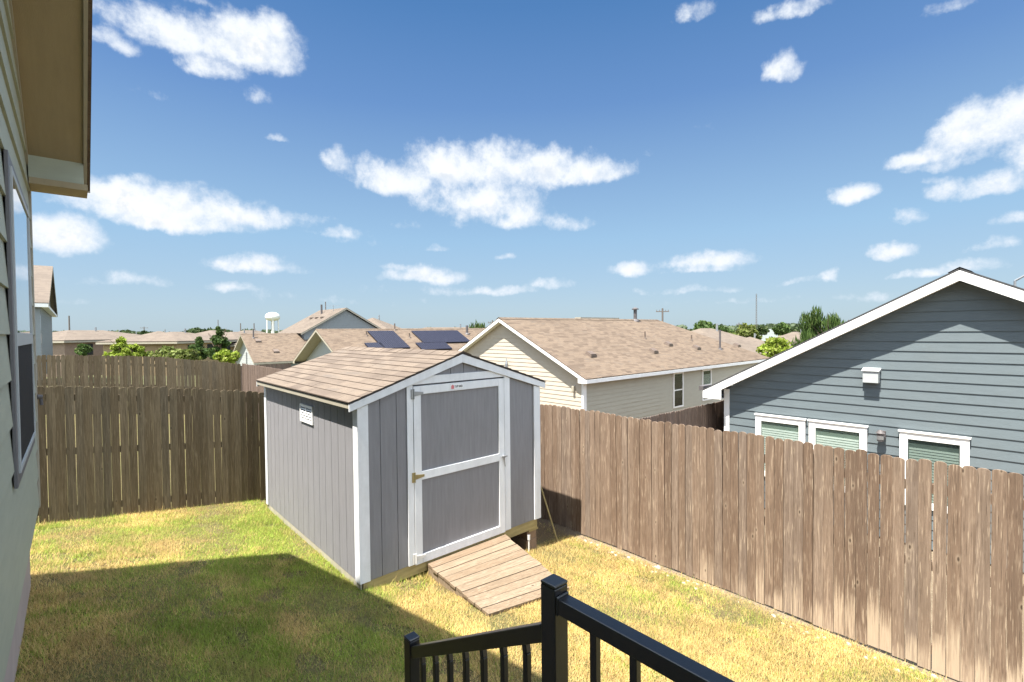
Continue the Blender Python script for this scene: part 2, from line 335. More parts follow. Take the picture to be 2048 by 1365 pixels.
# ------------------------------------------------------------------ mesh building
OFF = {}
def empty(name, loc, label, cat, group=None):
    o = bpy.data.objects.new(name, None); o.empty_display_size = .2; o.location = loc; C.objects.link(o)
    o['label'] = label; o['category'] = cat
    if group: o['group'] = group
    OFF[o.name] = Vector(loc); return o
def tag(o, label, cat, group=None, kind=None):
    o['label'] = label; o['category'] = cat
    if group: o['group'] = group
    if kind: o['kind'] = kind
    return o
class MB:
    def __init__(s): s.v = []; s.f = []; s.uv = {}; s.c = None
    def face(s, pts, uvs=None):
        i = len(s.v); s.v += [tuple(p) for p in pts]; s.f.append(tuple(range(i, i+len(pts))))
        if uvs: s.uv[len(s.f)-1] = uvs
        return s
    def box(s, x0, x1, y0, y1, z0, z1):
        i = len(s.v)
        s.v += [(x, y, z) for z in (z0, z1) for y in (y0, y1) for x in (x0, x1)]
        for f in ((0, 2, 3, 1), (4, 5, 7, 6), (0, 1, 5, 4), (2, 6, 7, 3), (0, 4, 6, 2), (1, 3, 7, 5)): s.f.append(tuple(i+k for k in f))
        return s
    def bar(s, p0, p1, w_, h_, up=(0, 0, 1)):
        p0, p1 = Vector(p0), Vector(p1); d = (p1-p0).normalized(); u = Vector(up)
        sd = d.cross(u).normalized(); u = sd.cross(d).normalized(); i = len(s.v)
        for p in (p0, p1):
            for a_, b_ in ((-1, -1), (1, -1), (1, 1), (-1, 1)): s.v.append(tuple(p+sd*a_*w_/2+u*b_*h_/2))
        for f in ((0, 3, 2, 1), (4, 5, 6, 7), (0, 1, 5, 4), (1, 2, 6, 5), (2, 3, 7, 6), (3, 0, 4, 7)): s.f.append(tuple(i+k for k in f))
        return s
    def tube(s, p0, p1, r0, r1=None, seg=10, cap=True):
        p0, p1 = Vector(p0), Vector(p1); r1 = r0 if r1 is None else r1
        d = (p1-p0).normalized(); u = Vector((0, 0, 1)) if abs(d.z) < .9 else Vector((1, 0, 0))
        a_ = d.cross(u).normalized(); b_ = d.cross(a_); i = len(s.v)
        for p, r in ((p0, r0), (p1, r1)):
            for k in range(seg):
                t = 2*math.pi*k/seg; s.v.append(tuple(p+a_*r*math.cos(t)+b_*r*math.sin(t)))
        for k in range(seg): s.f.append((i+k, i+(k+1) % seg, i+seg+(k+1) % seg, i+seg+k))
        if cap: s.f.append(tuple(i+seg-1-k for k in range(seg))); s.f.append(tuple(i+seg+k for k in range(seg)))
        return s
    def prism(s, poly, n_, t):      # polygon of 3-D points, thickness t along n_
        poly = [Vector(p) for p in poly]; n_ = Vector(n_)*t; i = len(s.v); k = len(poly)
        s.v += [tuple(p) for p in poly]+[tuple(p+n_) for p in poly]
        s.f.append(tuple(i+j for j in range(k))); s.f.append(tuple(i+k+j for j in reversed(range(k))))
        for j in range(k): s.f.append((i+j, i+k+j, i+k+(j+1) % k, i+(j+1) % k))
        return s
    def lathe(s, prof, cx, cy, seg=20):
        i = len(s.v)
        for r, z in prof:
            for k in range(seg):
                t = 2*math.pi*k/seg; s.v.append((cx+r*math.cos(t), cy+r*math.sin(t), z))
        for j in range(len(prof)-1):
            for k in range(seg): s.f.append((i+j*seg+k, i+j*seg+(k+1) % seg, i+(j+1)*seg+(k+1) % seg, i+(j+1)*seg+k))
        return s
    def build(s, name, m, parent=None, bevel=0, smooth=False, fixn=True):
        me = bpy.data.meshes.new(name); off = OFF[parent.name] if parent else Vector()
        me.from_pydata([(x-off.x, y-off.y, z-off.z) for x, y, z in s.v], [], s.f)
        if s.uv:
            ul = me.uv_layers.new(name='UVMap')
            for fi, uvs in s.uv.items():
                for li, q in zip(me.polygons[fi].loop_indices, uvs): ul.data[li].uv = q
        if s.c is not None:
            at_ = me.color_attributes.new('wx', 'FLOAT_COLOR', 'POINT')
            at_.data.foreach_set('color', np.array(s.c, dtype=np.float32).ravel())
        me.materials.append(m)
        if fixn:
            import bmesh
            bm = bmesh.new(); bm.from_mesh(me); bmesh.ops.recalc_face_normals(bm, faces=bm.faces); bm.to_mesh(me); bm.free()
        if smooth: me.shade_smooth()
        o = bpy.data.objects.new(name, me); C.objects.link(o)
        if parent: o.parent = parent
        OFF[o.name] = off.copy()
        if bevel:
            b = o.modifiers.new('bevel', 'BEVEL'); b.width = bevel; b.segments = 2; b.limit_method = 'ANGLE'
        return o
# ------------------------------------------------------------------ terrain
def gz(a, b):
    z = np.interp(a, [-60, -2, -.4, 2.3, 5, 6, 8, 11, 14, 60], [-2.7, -2.4, -2.51, -2.83, -3.21, -3.28, -3.7, -4.0, -4.3, -5.0])
    z = z + .21*np.clip((9-b)/2.5, 0, 1)*np.clip(1-(a+.4)/2.4, 0, 1)
    t = np.clip((b-26)/60, 0, 1)
    z = z*(1-t)+(-5.2)*t
    return z + CZ
def build_ground():
    xs = np.concatenate([[-4000, -1500, -600, -250, -120, -60, -30, -15], np.arange(-8, 16.01, .25), [20, 26, 34, 45, 60, 100, 200, 500, 1500, 5000]])
    ys = np.concatenate([[-200, -60, -20, -10], np.arange(-4, 12.01, .25), np.arange(13, 30, 1), [32, 36, 42, 50, 60, 72, 86, 100, 150, 300, 700, 1800, 6000]])
    X, Y = np.meshgrid(xs, ys); Z = gz(X, Y) + .012*np.sin(X*3.1+Y)*np.cos(Y*2.3-X)*(np.abs(X) < 15)
    nx, ny = len(xs), len(ys)
    me = bpy.data.meshes.new('ground')
    fs = [(j*nx+i, j*nx+i+1, (j+1)*nx+i+1, (j+1)*nx+i) for j in range(ny-1) for i in range(nx-1)]
    me.from_pydata(np.stack([X.ravel(), Y.ravel(), Z.ravel()], 1).tolist(), [], fs); me.materials.append(GROUNDM); me.shade_smooth()
    o = bpy.data.objects.new('ground', me); C.objects.link(o); o['kind'] = 'structure'
build_ground()
# ------------------------------------------------------------------ building helpers
def lap(mb, org, t, nrm, z0, z1, reveal, lo, hi, lip=.012):
    """clapboards on a wall: org point, t along, nrm outward; lo(z), hi(z) give the ends"""
    t, nrm, org = Vector(t), Vector(nrm), Vector(org); z = z0
    def P(s_, zz, o_): return tuple(Vector((org.x, org.y, 0))+t*s_+nrm*o_+Vector((0, 0, zz)))
    while z < z1-1e-4:
        ze = min(z+reveal, z1)
        a0, b0, a1, b1 = lo(z), hi(z), lo(ze), hi(ze)
        if b0-a0 > .01:
            mb.face([P(a0, z, lip), P(b0, z, lip), P(b1, ze, .002), P(a1, ze, .002)])
            mb.face([P(a0, z, -.03), P(b0, z, -.03), P(b0, z, lip), P(a0, z, lip)])
        z = ze
    return mb
def slab(mb, p, uo, vo, t=.03):
    """roof plane from corner points (eave left, eave right, ridge right, ridge left); uv in metres"""
    p = [Vector(q) for q in p]; nrm = (p[1]-p[0]).cross(p[-1]-p[0]).normalized()
    if nrm.z < 0: nrm = -nrm
    uo, vo = Vector(uo).normalized(), Vector(vo).normalized()
    uvs = [(q.dot(uo), q.dot(vo)) for q in p]
    mb.face(p, uvs)
    q = [x-nrm*t for x in p]; k = len(p)
    mb.face(q[::-1], uvs[::-1])
    for j in range(k): mb.face([p[j], p[(j+1) % k], q[(j+1) % k], q[j]], [uvs[j], uvs[(j+1) % k], uvs[(j+1) % k], uvs[j]])
    return mb
def window(parent, axis, k, sgn, s0, s1, z0, z1, m, frame_w=.09, glassm=GLASS, blinds=True, mid=True, proud=.045, name='window', sub=True, slat=.05, inner=None):
    """window on plane x=k (axis 0) or y=k (axis 1), facing sgn"""
    def bx(mb, sa, sb, za, zb, o0, o1):
        lo_, hi_ = sorted((k+sgn*o0, k+sgn*o1))
        if axis == 0: mb.box(lo_, hi_, sa, sb, za, zb)
        else: mb.box(sa, sb, lo_, hi_, za, zb)
    fr = MB(); fw = frame_w
    bx(fr, s0-.0, s0+fw, z0, z1, 0, proud); bx(fr, s1-fw, s1, z0, z1, 0, proud)
    bx(fr, s0-.02, s1+.02, z1+.001, z1+.03, 0, proud+.02); bx(fr, s0+fw+.001, s1-fw-.001, z1-fw, z1-.001, 0, proud-.002); bx(fr, s0+fw+.001, s1-fw-.001, z0, z0+fw, 0, proud-.002)
    W_ = fr.build(name, m, parent)
    if mid:
        mr = MB(); zm = (z0+z1)/2; bx(mr, s0+fw+.002, s1-fw-.002, zm-.025, zm+.025, .02, proud-.006); mr.build('sash_rail', m, W_)
    bk = MB(); bx(bk, s0+fw-.01, s1-fw+.01, z0+fw-.01, z1-fw+.01, .013, .016); bk.build('interior', inner or DARKIN, W_)
    if blinds:
        bl = MB(); z = z0+fw+.02
        top = z1-fw-(.17 if blinds == 'low' else .02)
        while z < top:
            bx(bl, s0+fw+.015, s1-fw-.015, z, z+slat*.72, .017, .022); z += slat
        bl.build('blind', BLINDS, W_)
    pn = MB(); bx(pn, s0+fw, s1-fw, z0+fw, z1-fw, .026, .029); pn.build('pane', glassm, W_)
    return W_
# ------------------------------------------------------------------ fences
def picket_fence(label, p0, p1, pitch, wid, top, bot, m, nrm, seed=0, gapf=.08, pale=None, lean=.004, cat='fence', rails=True, th=.016, topvar=.012):
    """boards from p0 to p1 (x,y); nrm = side the smooth faces look to; top(s), bot(s) world heights"""
    r_ = random.Random(seed); p0, p1, nrm = Vector((*p0, 0)), Vector((*p1, 0)), Vector((*nrm, 0)); L_ = (p1-p0).length; t = (p1-p0)/L_
    root = empty('wooden_fence', (p0.x, p0.y, bot(0)), label, cat)
    mb = MB(); mb.c = []; s = 0; prof = [(-1, -.034), (-.9, -.020), (-.62, -.006), (-.3, 0), (.3, 0), (.62, -.006), (.9, -.020), (1, -.034)]
    while s < L_:
        w_ = wid*r_.uniform(.97, 1.02); gap = pitch-wid
        if r_.random() < gapf: gap += r_.uniform(.002, .008)
        rr = r_.random(); zt = top(s)+r_.uniform(-topvar, topvar); zb = bot(s)+r_.uniform(-.012, .01); ln = r_.uniform(-lean, lean)*(zt-zb)
        o0 = r_.uniform(-.0035, .0035); c = s+w_/2; hw = w_/2; sc = .8*wid/.097*r_.uniform(.7, 1.1)
        pts = [(c-hw, zb), (c+hw, zb)]+[(c+hw*q+ln, zt+dz*sc) for q, dz in reversed(prof)]
        i = len(mb.v); k = len(pts); ht = zt-zb
        for o_ in (o0, o0-th):
            for q, z in pts:
                P = p0+t*q+nrm*o_; mb.v.append((P.x, P.y, z)); h_ = (z-zb)/ht
                pv = pale(s, h_) if pale else 0
                mb.c.append((rr, h_, pv, 1))
        # front face split by height for the bleaching gradient: build as grid columns
        mb.f.append(tuple(i+j for j in range(k))); mb.f.append(tuple(i+k+j for j in reversed(range(k))))
        for j in range(k): mb.f.append((i+j, i+k+j, i+k+(j+1) % k, i+(j+1) % k))
        s += w_+gap
    mb.build('picket_panel', m, root)
    if rails:
        for h_ in (.18, .98, 1.72):
            rb = MB(); q = 0
            rb.c = []
            while q < L_-.05:
                e = min(q+2.4, L_); A_ = p0+t*q-nrm*(th+.027); B_ = p0+t*e-nrm*(th+.027)
                A_.z = bot(q)+h_; B_.z = bot(e)+h_; rb.bar(A_, B_, .038, .088); rb.c += [(.3, .5, 0, 1)]*8; q = e
            rb.build('rail', m, root)
        q = .02
        while q < L_:
            P = p0+t*q-nrm*(th+.05+.045); pb = MB(); pb.box(P.x-.044, P.x+.044, P.y-.044, P.y+.044, bot(q)-.3, top(q)-.1); pb.c = [(.5, .5, 0, 1)]*8
            pb.build('post', m, root); q += 2.4
    return root
rt_ = lambda s: CZ-1.265+.006*math.sin(s*2.1)
pale_r = lambda s, h: max(0., min(1., (s-5.6)/1.6))*max(0, 1-h*1.6)*.55 + .10*max(0, 1-h*3)
# boards need inner vertices for the gradient: handled by noise-driven height in the shader attribute
picket_fence('weathered brown picket fence along the right side of the lawn below the slate blue house', (6.0, 9.0), (6.0, -1.6), .1005, .0963,
             rt_, lambda s: float(gz(6.0, 9.0-s))+.022, FENCEW, (-1, 0), 3, .08, lambda s, h: max(0., min(1., (s-5.2)/1.8))*.85+.12)
top_b = lambda s: CZ+np.interp(s-3.0, [-3, -.35, .15, .83, 1.6, 2.4, 6], [-.60, -.675, -.717, -.781, -.879, -1.0, -1.22])
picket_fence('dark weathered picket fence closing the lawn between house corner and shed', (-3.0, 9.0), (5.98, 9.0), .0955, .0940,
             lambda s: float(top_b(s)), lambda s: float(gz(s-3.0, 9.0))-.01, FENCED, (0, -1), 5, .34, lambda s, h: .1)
b2 = 21.24
picket_fence('second dark picket fence running level behind the back yard fence', (-5.0, b2), (4.8, b2), .108, .103,
             lambda s: CZ+float(np.interp(s-5, [-5, -.8, 0, 1.3, 2.26, 3.16, 3.95, 4.8], [-.55, -.606, -.64, -.709, -.79, -.934, -1.047, -1.167])),
             lambda s: float(gz(s-5, b2)), FENCED, (0, -1), 8, .35, None)
picket_fence('sunlit reddish brown picket fence running away behind the shed roof', (4.85, b2-.1), (4.85, 11.5), .105, .10,
             lambda s: CZ-1.15+.003*s, lambda s: float(gz(4.85, b2-s)), FENCEM, (-1, 0), 9, .1, None)
picket_fence('shaded reddish brown picket fence between the tan house and the slate blue house', (6.1, 5.62), (12.4, 5.62), .10, .097,
             lambda s: CZ-1.80-.003*s, lambda s: float(gz(6+s, 5.6)), FENCEM, (0, -1), 12, .1, None)
picket_fence('short low run of brown fence seen between the far trees and the white gable house', (4.9, 30.0), (9.4, 30.0), .11, .107,
             lambda s: CZ-1.72-.01*s, lambda s: CZ-3.9, FENCEM, (0, -1), 13, .1, None, rails=False)
# ------------------------------------------------------------------ the shed
SO = Vector((2.289, 5.067, CZ-2.746)); SW, SL = 2.737, 3.43; RZ, EZ, OE, OG = 2.488, 2.006, .122, .037
def shed():
    r = empty('garden_shed', (SO.x+SW/2, SO.y+SL/2, SO.z), 'grey garden shed with white trim, white framed door and tan shingle roof', 'shed')
    X, Y, Z = SO; slope = (RZ-EZ)/(SW/2+OE)
    roofz = lambda u: EZ+slope*(OE+min(u, SW-u))          # top of roof at u
    # side wall panels with grooves (T1-11)
    def grooved(name, axis, k, sgn, s0, s1, z0f, z1f, first, step=.203):
        mb = MB(); s = s0; cuts = []; q = first
        while q < s1-.02: cuts.append(q); q += step
        edges = [s0]+[c for c in cuts if c > s0+.02]+[s1]
        for i in range(len(edges)-1):
            a0, a1 = edges[i]+(.0035 if i else 0), edges[i+1]-.0035*(i < len(edges)-2)
            nseg = 2 if name == 'gable_panel' else 1
            for j in range(nseg):
                c0, c1 = a0+(a1-a0)*j/nseg, a0+(a1-a0)*(j+1)/nseg
                for o_, (e0, e1) in ((.014, (c0, c1)),):
                    if axis == 0: P = lambda s_, z_, o2: (k+sgn*o2, s_, z_)
                    else: P = lambda s_, z_, o2: (s_, k+sgn*o2, z_)
                    mb.face([P(e0, z0f(e0), o_), P(e1, z0f(e1), o_), P(e1, z1f(e1), o_), P(e0, z1f(e0), o_)])
                    for e in (e0, e1): mb.face([P(e, z0f(e), o_), P(e, z0f(e), .004), P(e, z1f(e), .004), P(e, z1f(e), o_)])
            mb.face([P(edges[i], z0f(edges[i]), .004), P(edges[i+1], z0f(edges[i+1]), .004), P(edges[i+1], z1f(edges[i+1]), .004), P(edges[i], z1f(edges[i]), .004)])
        return mb.build(name, SHEDGREY, r)
    core = MB().box(X+.004, X+SW-.004, Y+.004, Y+SL-.004, Z, Z+EZ-.05)
    core.face([(X+.01, Y+.012, Z+EZ-.06), (X+SW-.01, Y+.012, Z+EZ-.06), (X+SW/2, Y+.012, Z+RZ-.06)])
    core.face([(X+.01, Y+SL-.012, Z+EZ-.06), (X+SW-.01, Y+SL-.012, Z+EZ-.06), (X+SW/2, Y+SL-.012, Z+RZ-.06)])
    core.build('wall_frame', SHEDGREY, r)
    tw = Z+roofz(0)-.03
    grooved('left_panel', 0, X, -1, Y+.01, Y+SL-.01, lambda s: Z, lambda s: tw, Y+.13)
    grooved('right_panel', 0, X+SW, 1, Y+.01, Y+SL-.01, lambda s: Z, lambda s: tw, Y+.13)
    tf = lambda x: Z+roofz(x-X)-.035
    grooved('front_panel', 1, Y, -1, X+.01, X+.60, lambda s: Z, tf, X+.245)
    grooved('front_panel', 1, Y, -1, X+2.16, X+SW-.01, lambda s: Z, tf, X+2.62)
    grooved('gable_panel', 1, Y, -1, X+.60, X+2.16, lambda s: Z+2.12, tf, X+.8)
    # trims: corner boards on front and on the sides
    for nm, x0, x1 in (('corner_trim', X-.030, X+.095), ('corner_trim', X+SW-.095, X+SW+.030)):
        uu = .03
        MB().prism([(x0, Y-.034, Z-.0), (x1, Y-.034, Z-.0), (x1, Y-.034, Z+roofz(max(min(x1-X, SW), 0))-.12), (x0, Y-.034, Z+roofz(0 if x0 < X+1 else SW-.095)-.12)] if x0 < X+1 else
                   [(x0, Y-.034, Z), (x1, Y-.034, Z), (x1, Y-.034, Z+roofz(SW)-.12), (x0, Y-.034, Z+roofz(SW-.095)-.12)], (0, 1, 0), .018).build(nm, SHEDTRIM, r, .002)
    for x0, x1 in ((X-.031, X-.015), (X+SW+.015, X+SW+.031)):
        MB().box(x0, x1, Y-.0155, Y+.088, Z, tw-.02).build('corner_trim', SHEDTRIM, r, .002)
        MB().box(x0, x1, Y+SL-.088, Y+SL+.012, Z, tw-.02).build('corner_trim', SHEDTRIM, r, .002)
    # rake trims on the front
    for sg in (0, 1):
        ex = X-OE-.004 if sg == 0 else X+SW+OE+.004; rx = X+SW/2
        zt0, zt1 = Z+EZ-.012, Z+RZ-.012
        MB().prism([(ex, Y-.052, zt0), (rx, Y-.052, zt1), (rx, Y-.052, zt1-.120), (ex, Y-.052, zt0-.095)], (0, 1, 0), .0175).build('rake_trim', SHEDTRIM, r, .002)
        MB().prism([(ex, Y+SL+.052, zt0), (rx, Y+SL+.052, zt1), (rx, Y+SL+.052, zt1-.120), (ex, Y+SL+.052, zt0-.095)], (0, -1, 0), .0175).build('rake_trim', SHEDTRIM, r, .002)
    # header and jambs
    MB().box(X+.60, X+2.155, Y-.0335, Y-.014, Z+2.125, Z+2.218).build('header_trim', SHEDTRIM, r, .002)
    jt = lambda u: Z+roofz(u)-.125
    MB().prism([(X+.575, Y-.034, Z), (X+.655, Y-.034, Z), (X+.655, Y-.034, jt(.655)), (X+.575, Y-.034, jt(.575))], (0, 1, 0), .0175).build('door_jamb', SHEDTRIM, r, .002)
    MB().prism([(X+2.075, Y-.034, Z), (X+2.175, Y-.034, Z), (X+2.175, Y-.034, jt(2.175)), (X+2.075, Y-.034, jt(2.075))], (0, 1, 0), .0175).build('door_jamb', SHEDTRIM, r, .002)
    # door
    d0, d1, dz0, dz1 = X+.662, X+2.068, Z-.012, Z+2.105
    dp = MB().box(d0+.005, d1-.005, Y-.018, Y-.013, dz0+.01, dz1-.01).build('door', SHEDGREY, r)
    fr = lambda nm, a, b, c, d: MB().box(a, b, Y-.038, Y-.0185, c, d).build(nm, SHEDTRIM, dp, .002)
    fr('stile', d0, d0+.098, dz0, dz1); fr('stile', d1-.098, d1, dz0, dz1)
    fr('door_rail', d0+.099, d1-.099, dz1-.098, dz1); fr('door_rail', d0+.099, d1-.099, Z+.985, Z+1.085); fr('door_rail', d0+.099, d1-.099, dz0, dz0+.105)
    for zc, m_ in ((2.02, STEEL), (1.035, BRASS), (.07, PIPEW)):
        hb = MB().box(d0-.035, d0-.001, Y-.046, Y-.0385, Z+zc-.058, Z+zc+.058)
        hb.prism([(d0+.004, Y-.046, Z+zc-.030), (d0+.004, Y-.046, Z+zc+.030), (d0+.13, Y-.046, Z+zc+.013), (d0+.13, Y-.046, Z+zc-.013)], (0, 1, 0), .0075)
        hb.tube((d0, Y-.049, Z+zc-.06), (d0, Y-.049, Z+zc+.06), .007); hb.build('hinge', m_, dp)
    hl = MB().lathe([(0, Z+1.03), (.0, Z+1.03)], d1-.03, Y-.05, 6)
    hl = MB().tube((d1-.03, Y-.039, Z+1.04), (d1-.03, Y-.075, Z+1.04), .02, .018, 12); hl.bar((d1-.07, Y-.078, Z+1.045), (d1+.01, Y-.078, Z+1.045), .016, .016)
    hl.tube((d1-.03, Y-.06, Z+1.02), (d1-.008, Y-.055, Z+.90), .007, .006, 8); hl.build('door_handle', STEEL, dp)
    # maker's sticker
    sx0 = X+1.19; sz = Z+2.058
    st = MB().box(sx0, sx0+.19, Y-.0405, Y-.0385, sz-.030, sz+.030).build('maker_sticker', STICKER, dp)
    MB().prism([(sx0+.006, Y-.0415, sz-.027), (sx0+.05, Y-.0415, sz-.027), (sx0+.05, Y-.0415, sz+.012), (sx0+.028, Y-.0415, sz+.027), (sx0+.006, Y-.0415, sz+.012)], (0, 1, 0), .0008).build('sticker_emblem', REDINK, st)
    cu = bpy.data.curves.new('t', 'FONT'); cu.body = 'TUFF SHED'; cu.size = .036; cu.extrude = .0004; cu.offset = .0009
    tmp = bpy.data.objects.new('t', cu); C.objects.link(tmp); bpy.context.view_layer.update()
    me = bpy.data.meshes.new_from_object(tmp.evaluated_get(bpy.context.evaluated_depsgraph_get())); bpy.data.objects.remove(tmp)
    w_ = max(v.co.x for v in me.vertices); k = .125/w_
    for v in me.vertices:
        x, y, z = v.co; v.co = Vector((sx0+.056+x*k, Y-.0418-z, sz-.012+y*1.0))-OFF[r.name]
    me.materials.clear(); me.materials.append(BLACKINK); o = bpy.data.objects.new('lettering', me); C.objects.link(o); o.parent = st
    # louvred vent on the left wall
    p, q = on(602, 807, 0, X-.015), on(627.6, 846, 0, X-.015); p2 = on(602, 842, 0, X-.015)
    y0, y1 = q.y, p.y; z1, z0 = p.z, p.z-.235
    vn = MB(); k0, k1 = X-.034, X-.0148
    vn.box(k0, k1, y0, y0+.025, z0, z1); vn.box(k0, k1, y1-.025, y1, z0, z1); vn.box(k0+.001, k1, y0+.0255, y1-.0255, z0, z0+.022); vn.box(k0+.001, k1, y0+.0255, y1-.0255, z1-.022, z1)
    V_ = vn.build('wall_vent', WHITE, r, .001); lv = MB(); z = z0+.03
    MB().box(k1-.006, k1-.003, y0+.02, y1-.02, z0+.02, z1-.02).build('screen_or_gap_shade', SCREEN, V_)  # dark backing, painted shade for the gaps between the louvres
    while z < z1-.03:
        lv.face([(k0+.002, y0+.026, z), (k0+.002, y1-.026, z), (k1-.007, y1-.026, z+.017), (k1-.007, y0+.026, z+.017)]); z += .034
    lv.box(k0-.001, k0+.004, (y0+y1)/2-.006, (y0+y1)/2+.006, z0+.023, z1-.023)
    lv.build('louvres', WHITE, V_, fixn=False)
    # floor rim boards
    MB().box(X-.012, X+.006, Y-.005, Y+SL, Z-.17, Z-.006).build('skirt_board', SKIRTW, r)
    MB().box(X+.02, X+SW-.03, Y-.010, Y+.028, Z-.137, Z-.0035).build('rim_board', PTWOOD, r, .002)
    MB().box(X+SW-.04, X+SW-.002, Y+.03, Y+SL, Z-.14, Z-.004).build('rim_board', PTWOOD, r)
    MB().box(X+.03, X+SW-.05, Y+.06, Y+SL, Z-.10, Z-.01).build('floor', DARKIN, r)
    # eave fascia
    for ex in (X-OE+.002, X+SW+OE-.020):
        MB().box(ex, ex+.018, Y-.034, Y+SL+.034, Z+EZ-.075, Z+EZ-.016).build('eave_fascia', BEIGETRIM, r)
    # roof: two slopes of stepped shingle courses
    n_c = 11; run = SW/2+OE; deck = MB()
    for sg in (-1, 1):
        ex = X+SW/2+sg*(run+.004)
        deck.prism([(ex, Y-OG-.018, Z+EZ-.012), (X+SW/2, Y-OG-.018, Z+RZ-.012), (X+SW/2, Y-OG-.018, Z+RZ-.026), (ex, Y-OG-.018, Z+EZ-.026)], (0, 1, 0), SL+2*OG+.036)
    rf = deck.build('roof', SHINGEDGE, r)
    for sg, nm in ((-1, 'roof_slope'), (1, 'roof_slope')):
        mb = MB(); rr_ = random.Random(4)
        for i in range(n_c):
            t0, t1 = i/n_c, (i+1)/n_c
            xa, xb = X+SW/2+sg*(run+.012)*(1-t0), X+SW/2+sg*(run+.012)*(1-t1)
            za, zb = Z+EZ-.004+(RZ-EZ)*t0, Z+EZ-.004+(RZ-EZ)*t1
            y = Y-OG-.026; yend = Y+SL+OG+.026; offs = (i % 3)*.31
            cuts = [y]; q = y+.35+offs*.7
            while q < yend-.1: cuts.append(q); q += .93+rr_.uniform(-.03, .03)
            cuts.append(yend)
            for j in range(len(cuts)-1):
                c0, c1 = cuts[j]+(.003 if j else 0), cuts[j+1]; lf = .007+rr_.uniform(-.001, .0025)
                uvs = lambda y_, t_: (y_+i*7.3, t_*1.6)
                mb.face([(xa, c0, za+lf), (xa, c1, za+lf), (xb, c1, zb+.001), (xb, c0, zb+.001)], [uvs(c0, t0), uvs(c1, t0), uvs(c1, t1), uvs(c0, t1)])
                mb.face([(xa, c0, za+lf), (xa, c1, za+lf), (xa, c1, za-.004), (xa, c0, za-.004)], [uvs(c0, t0)]*4)
                for cc in (c0, c1): mb.face([(xa, cc, za+lf), (xb, cc, zb+.001), (xb, cc, zb-.004), (xa, cc, za-.004)], [uvs(c0, t0)]*4)
        mb.build(nm, SHINGSHED, rf)
    cap = MB(); y = Y-OG-.028
    while y < Y+SL+OG:
        e = min(y+.30, Y+SL+OG+.028)
        for sg in (-1, 1):
            cap.face([(X+SW/2, y, Z+RZ+.014), (X+SW/2+sg*.13, y, Z+RZ-.036), (X+SW/2+sg*.13, e, Z+RZ-.040), (X+SW/2, e, Z+RZ+.008)], [(y, 0), (y, .13), (e, .13), (e, 0)])
            cap.face([(X+SW/2, y, Z+RZ+.014), (X+SW/2+sg*.13, y, Z+RZ-.036), (X+SW/2+sg*.13, y, Z+RZ-.044), (X+SW/2, y, Z+RZ+.0)], [(y, 0)]*4)
        y = e
    cap.build('ridge_cap', SHINGSHED, rf)
    return r
shed()
# ramp
def ramp():
    x0, x1 = SO.x+.815, SO.x+2.06; yt, yb = SO.y-.035, 3.86; zt = SO.z-.045; zb = float(gz(x0, 3.86))+.045; zd = float(gz(x1, 3.86))+.045-zb
    r = empty('wooden_ramp', ((x0+x1)/2, (yt+yb)/2, float(gz(3.6, 4.4))), 'sloping ramp of pale worn boards leading up to the shed door', 'ramp')
    nb = 10; rr_ = random.Random(2); d = (Vector((0, yb, zb))-Vector((0, yt, zt))); Ln = d.length; d /= Ln; up = Vector((0, d.z, -d.y)); up = up if up.z > 0 else -up
    for i in range(nb):
        q0, q1 = Ln*i/nb+.0035, Ln*(i+1)/nb-.0035; mb = MB(); mb.c = []; jx, jz = rr_.uniform(-.008, .008), rr_.uniform(-.002, .003)
        A_ = Vector((x0+jx, yt, zt+jz))+d*q0; B_ = Vector((x0+jx, yt, zt+jz))+d*q1; rr = rr_.random()
        P = [A_, A_+Vector((x1-x0, 0, zd*q0/Ln)), B_+Vector((x1-x0, 0, zd*q1/Ln)), B_]; i0 = len(mb.v); mb.v += [tuple(p) for p in P]+[tuple(p-up*.034) for p in P]
        for f in ((0, 1, 2, 3), (7, 6, 5, 4), (0, 4, 5, 1), (1, 5, 6, 2), (2, 6, 7, 3), (3, 7, 4, 0)): mb.f.append(f)
        mb.c = [(rr*.7+.3*i/nb, .9, 0, 1)]*8
        mb.build('board', RAMPB, r, .003)
    for x in (x0+.012, x1-.05, (x0+x1)/2):
        e_ = zd*(x-x0)/(x1-x0); s_ = MB().prism([(x, yt, zt-.037), (x, yb+.03, zb+e_-.037), (x, yb+.03, zb+e_-.10), (x, yb+.25, zb+e_-.11), (x, yt, zt-.165)], (1, 0, 0), .038); s_.c = [(.6, .5, .3, 1)]*len(s_.v)
        s_.build('stringer', RAMPW, r)
# the ramp's grain runs across, along x
def ramp_wood():
    m = RAMPW.copy(); m.name = 'ramp_boards_across'
    for nd in m.node_tree.nodes:
        if nd.type == 'VECT_MATH' and nd.operation == 'MULTIPLY':
            v = nd.inputs[1].default_value; nd.inputs[1].default_value = (v[2], v[1], v[0])
    return m
RAMPB = ramp_wood()
ramp()
gb = lambda x, y: float(gz(x, y))
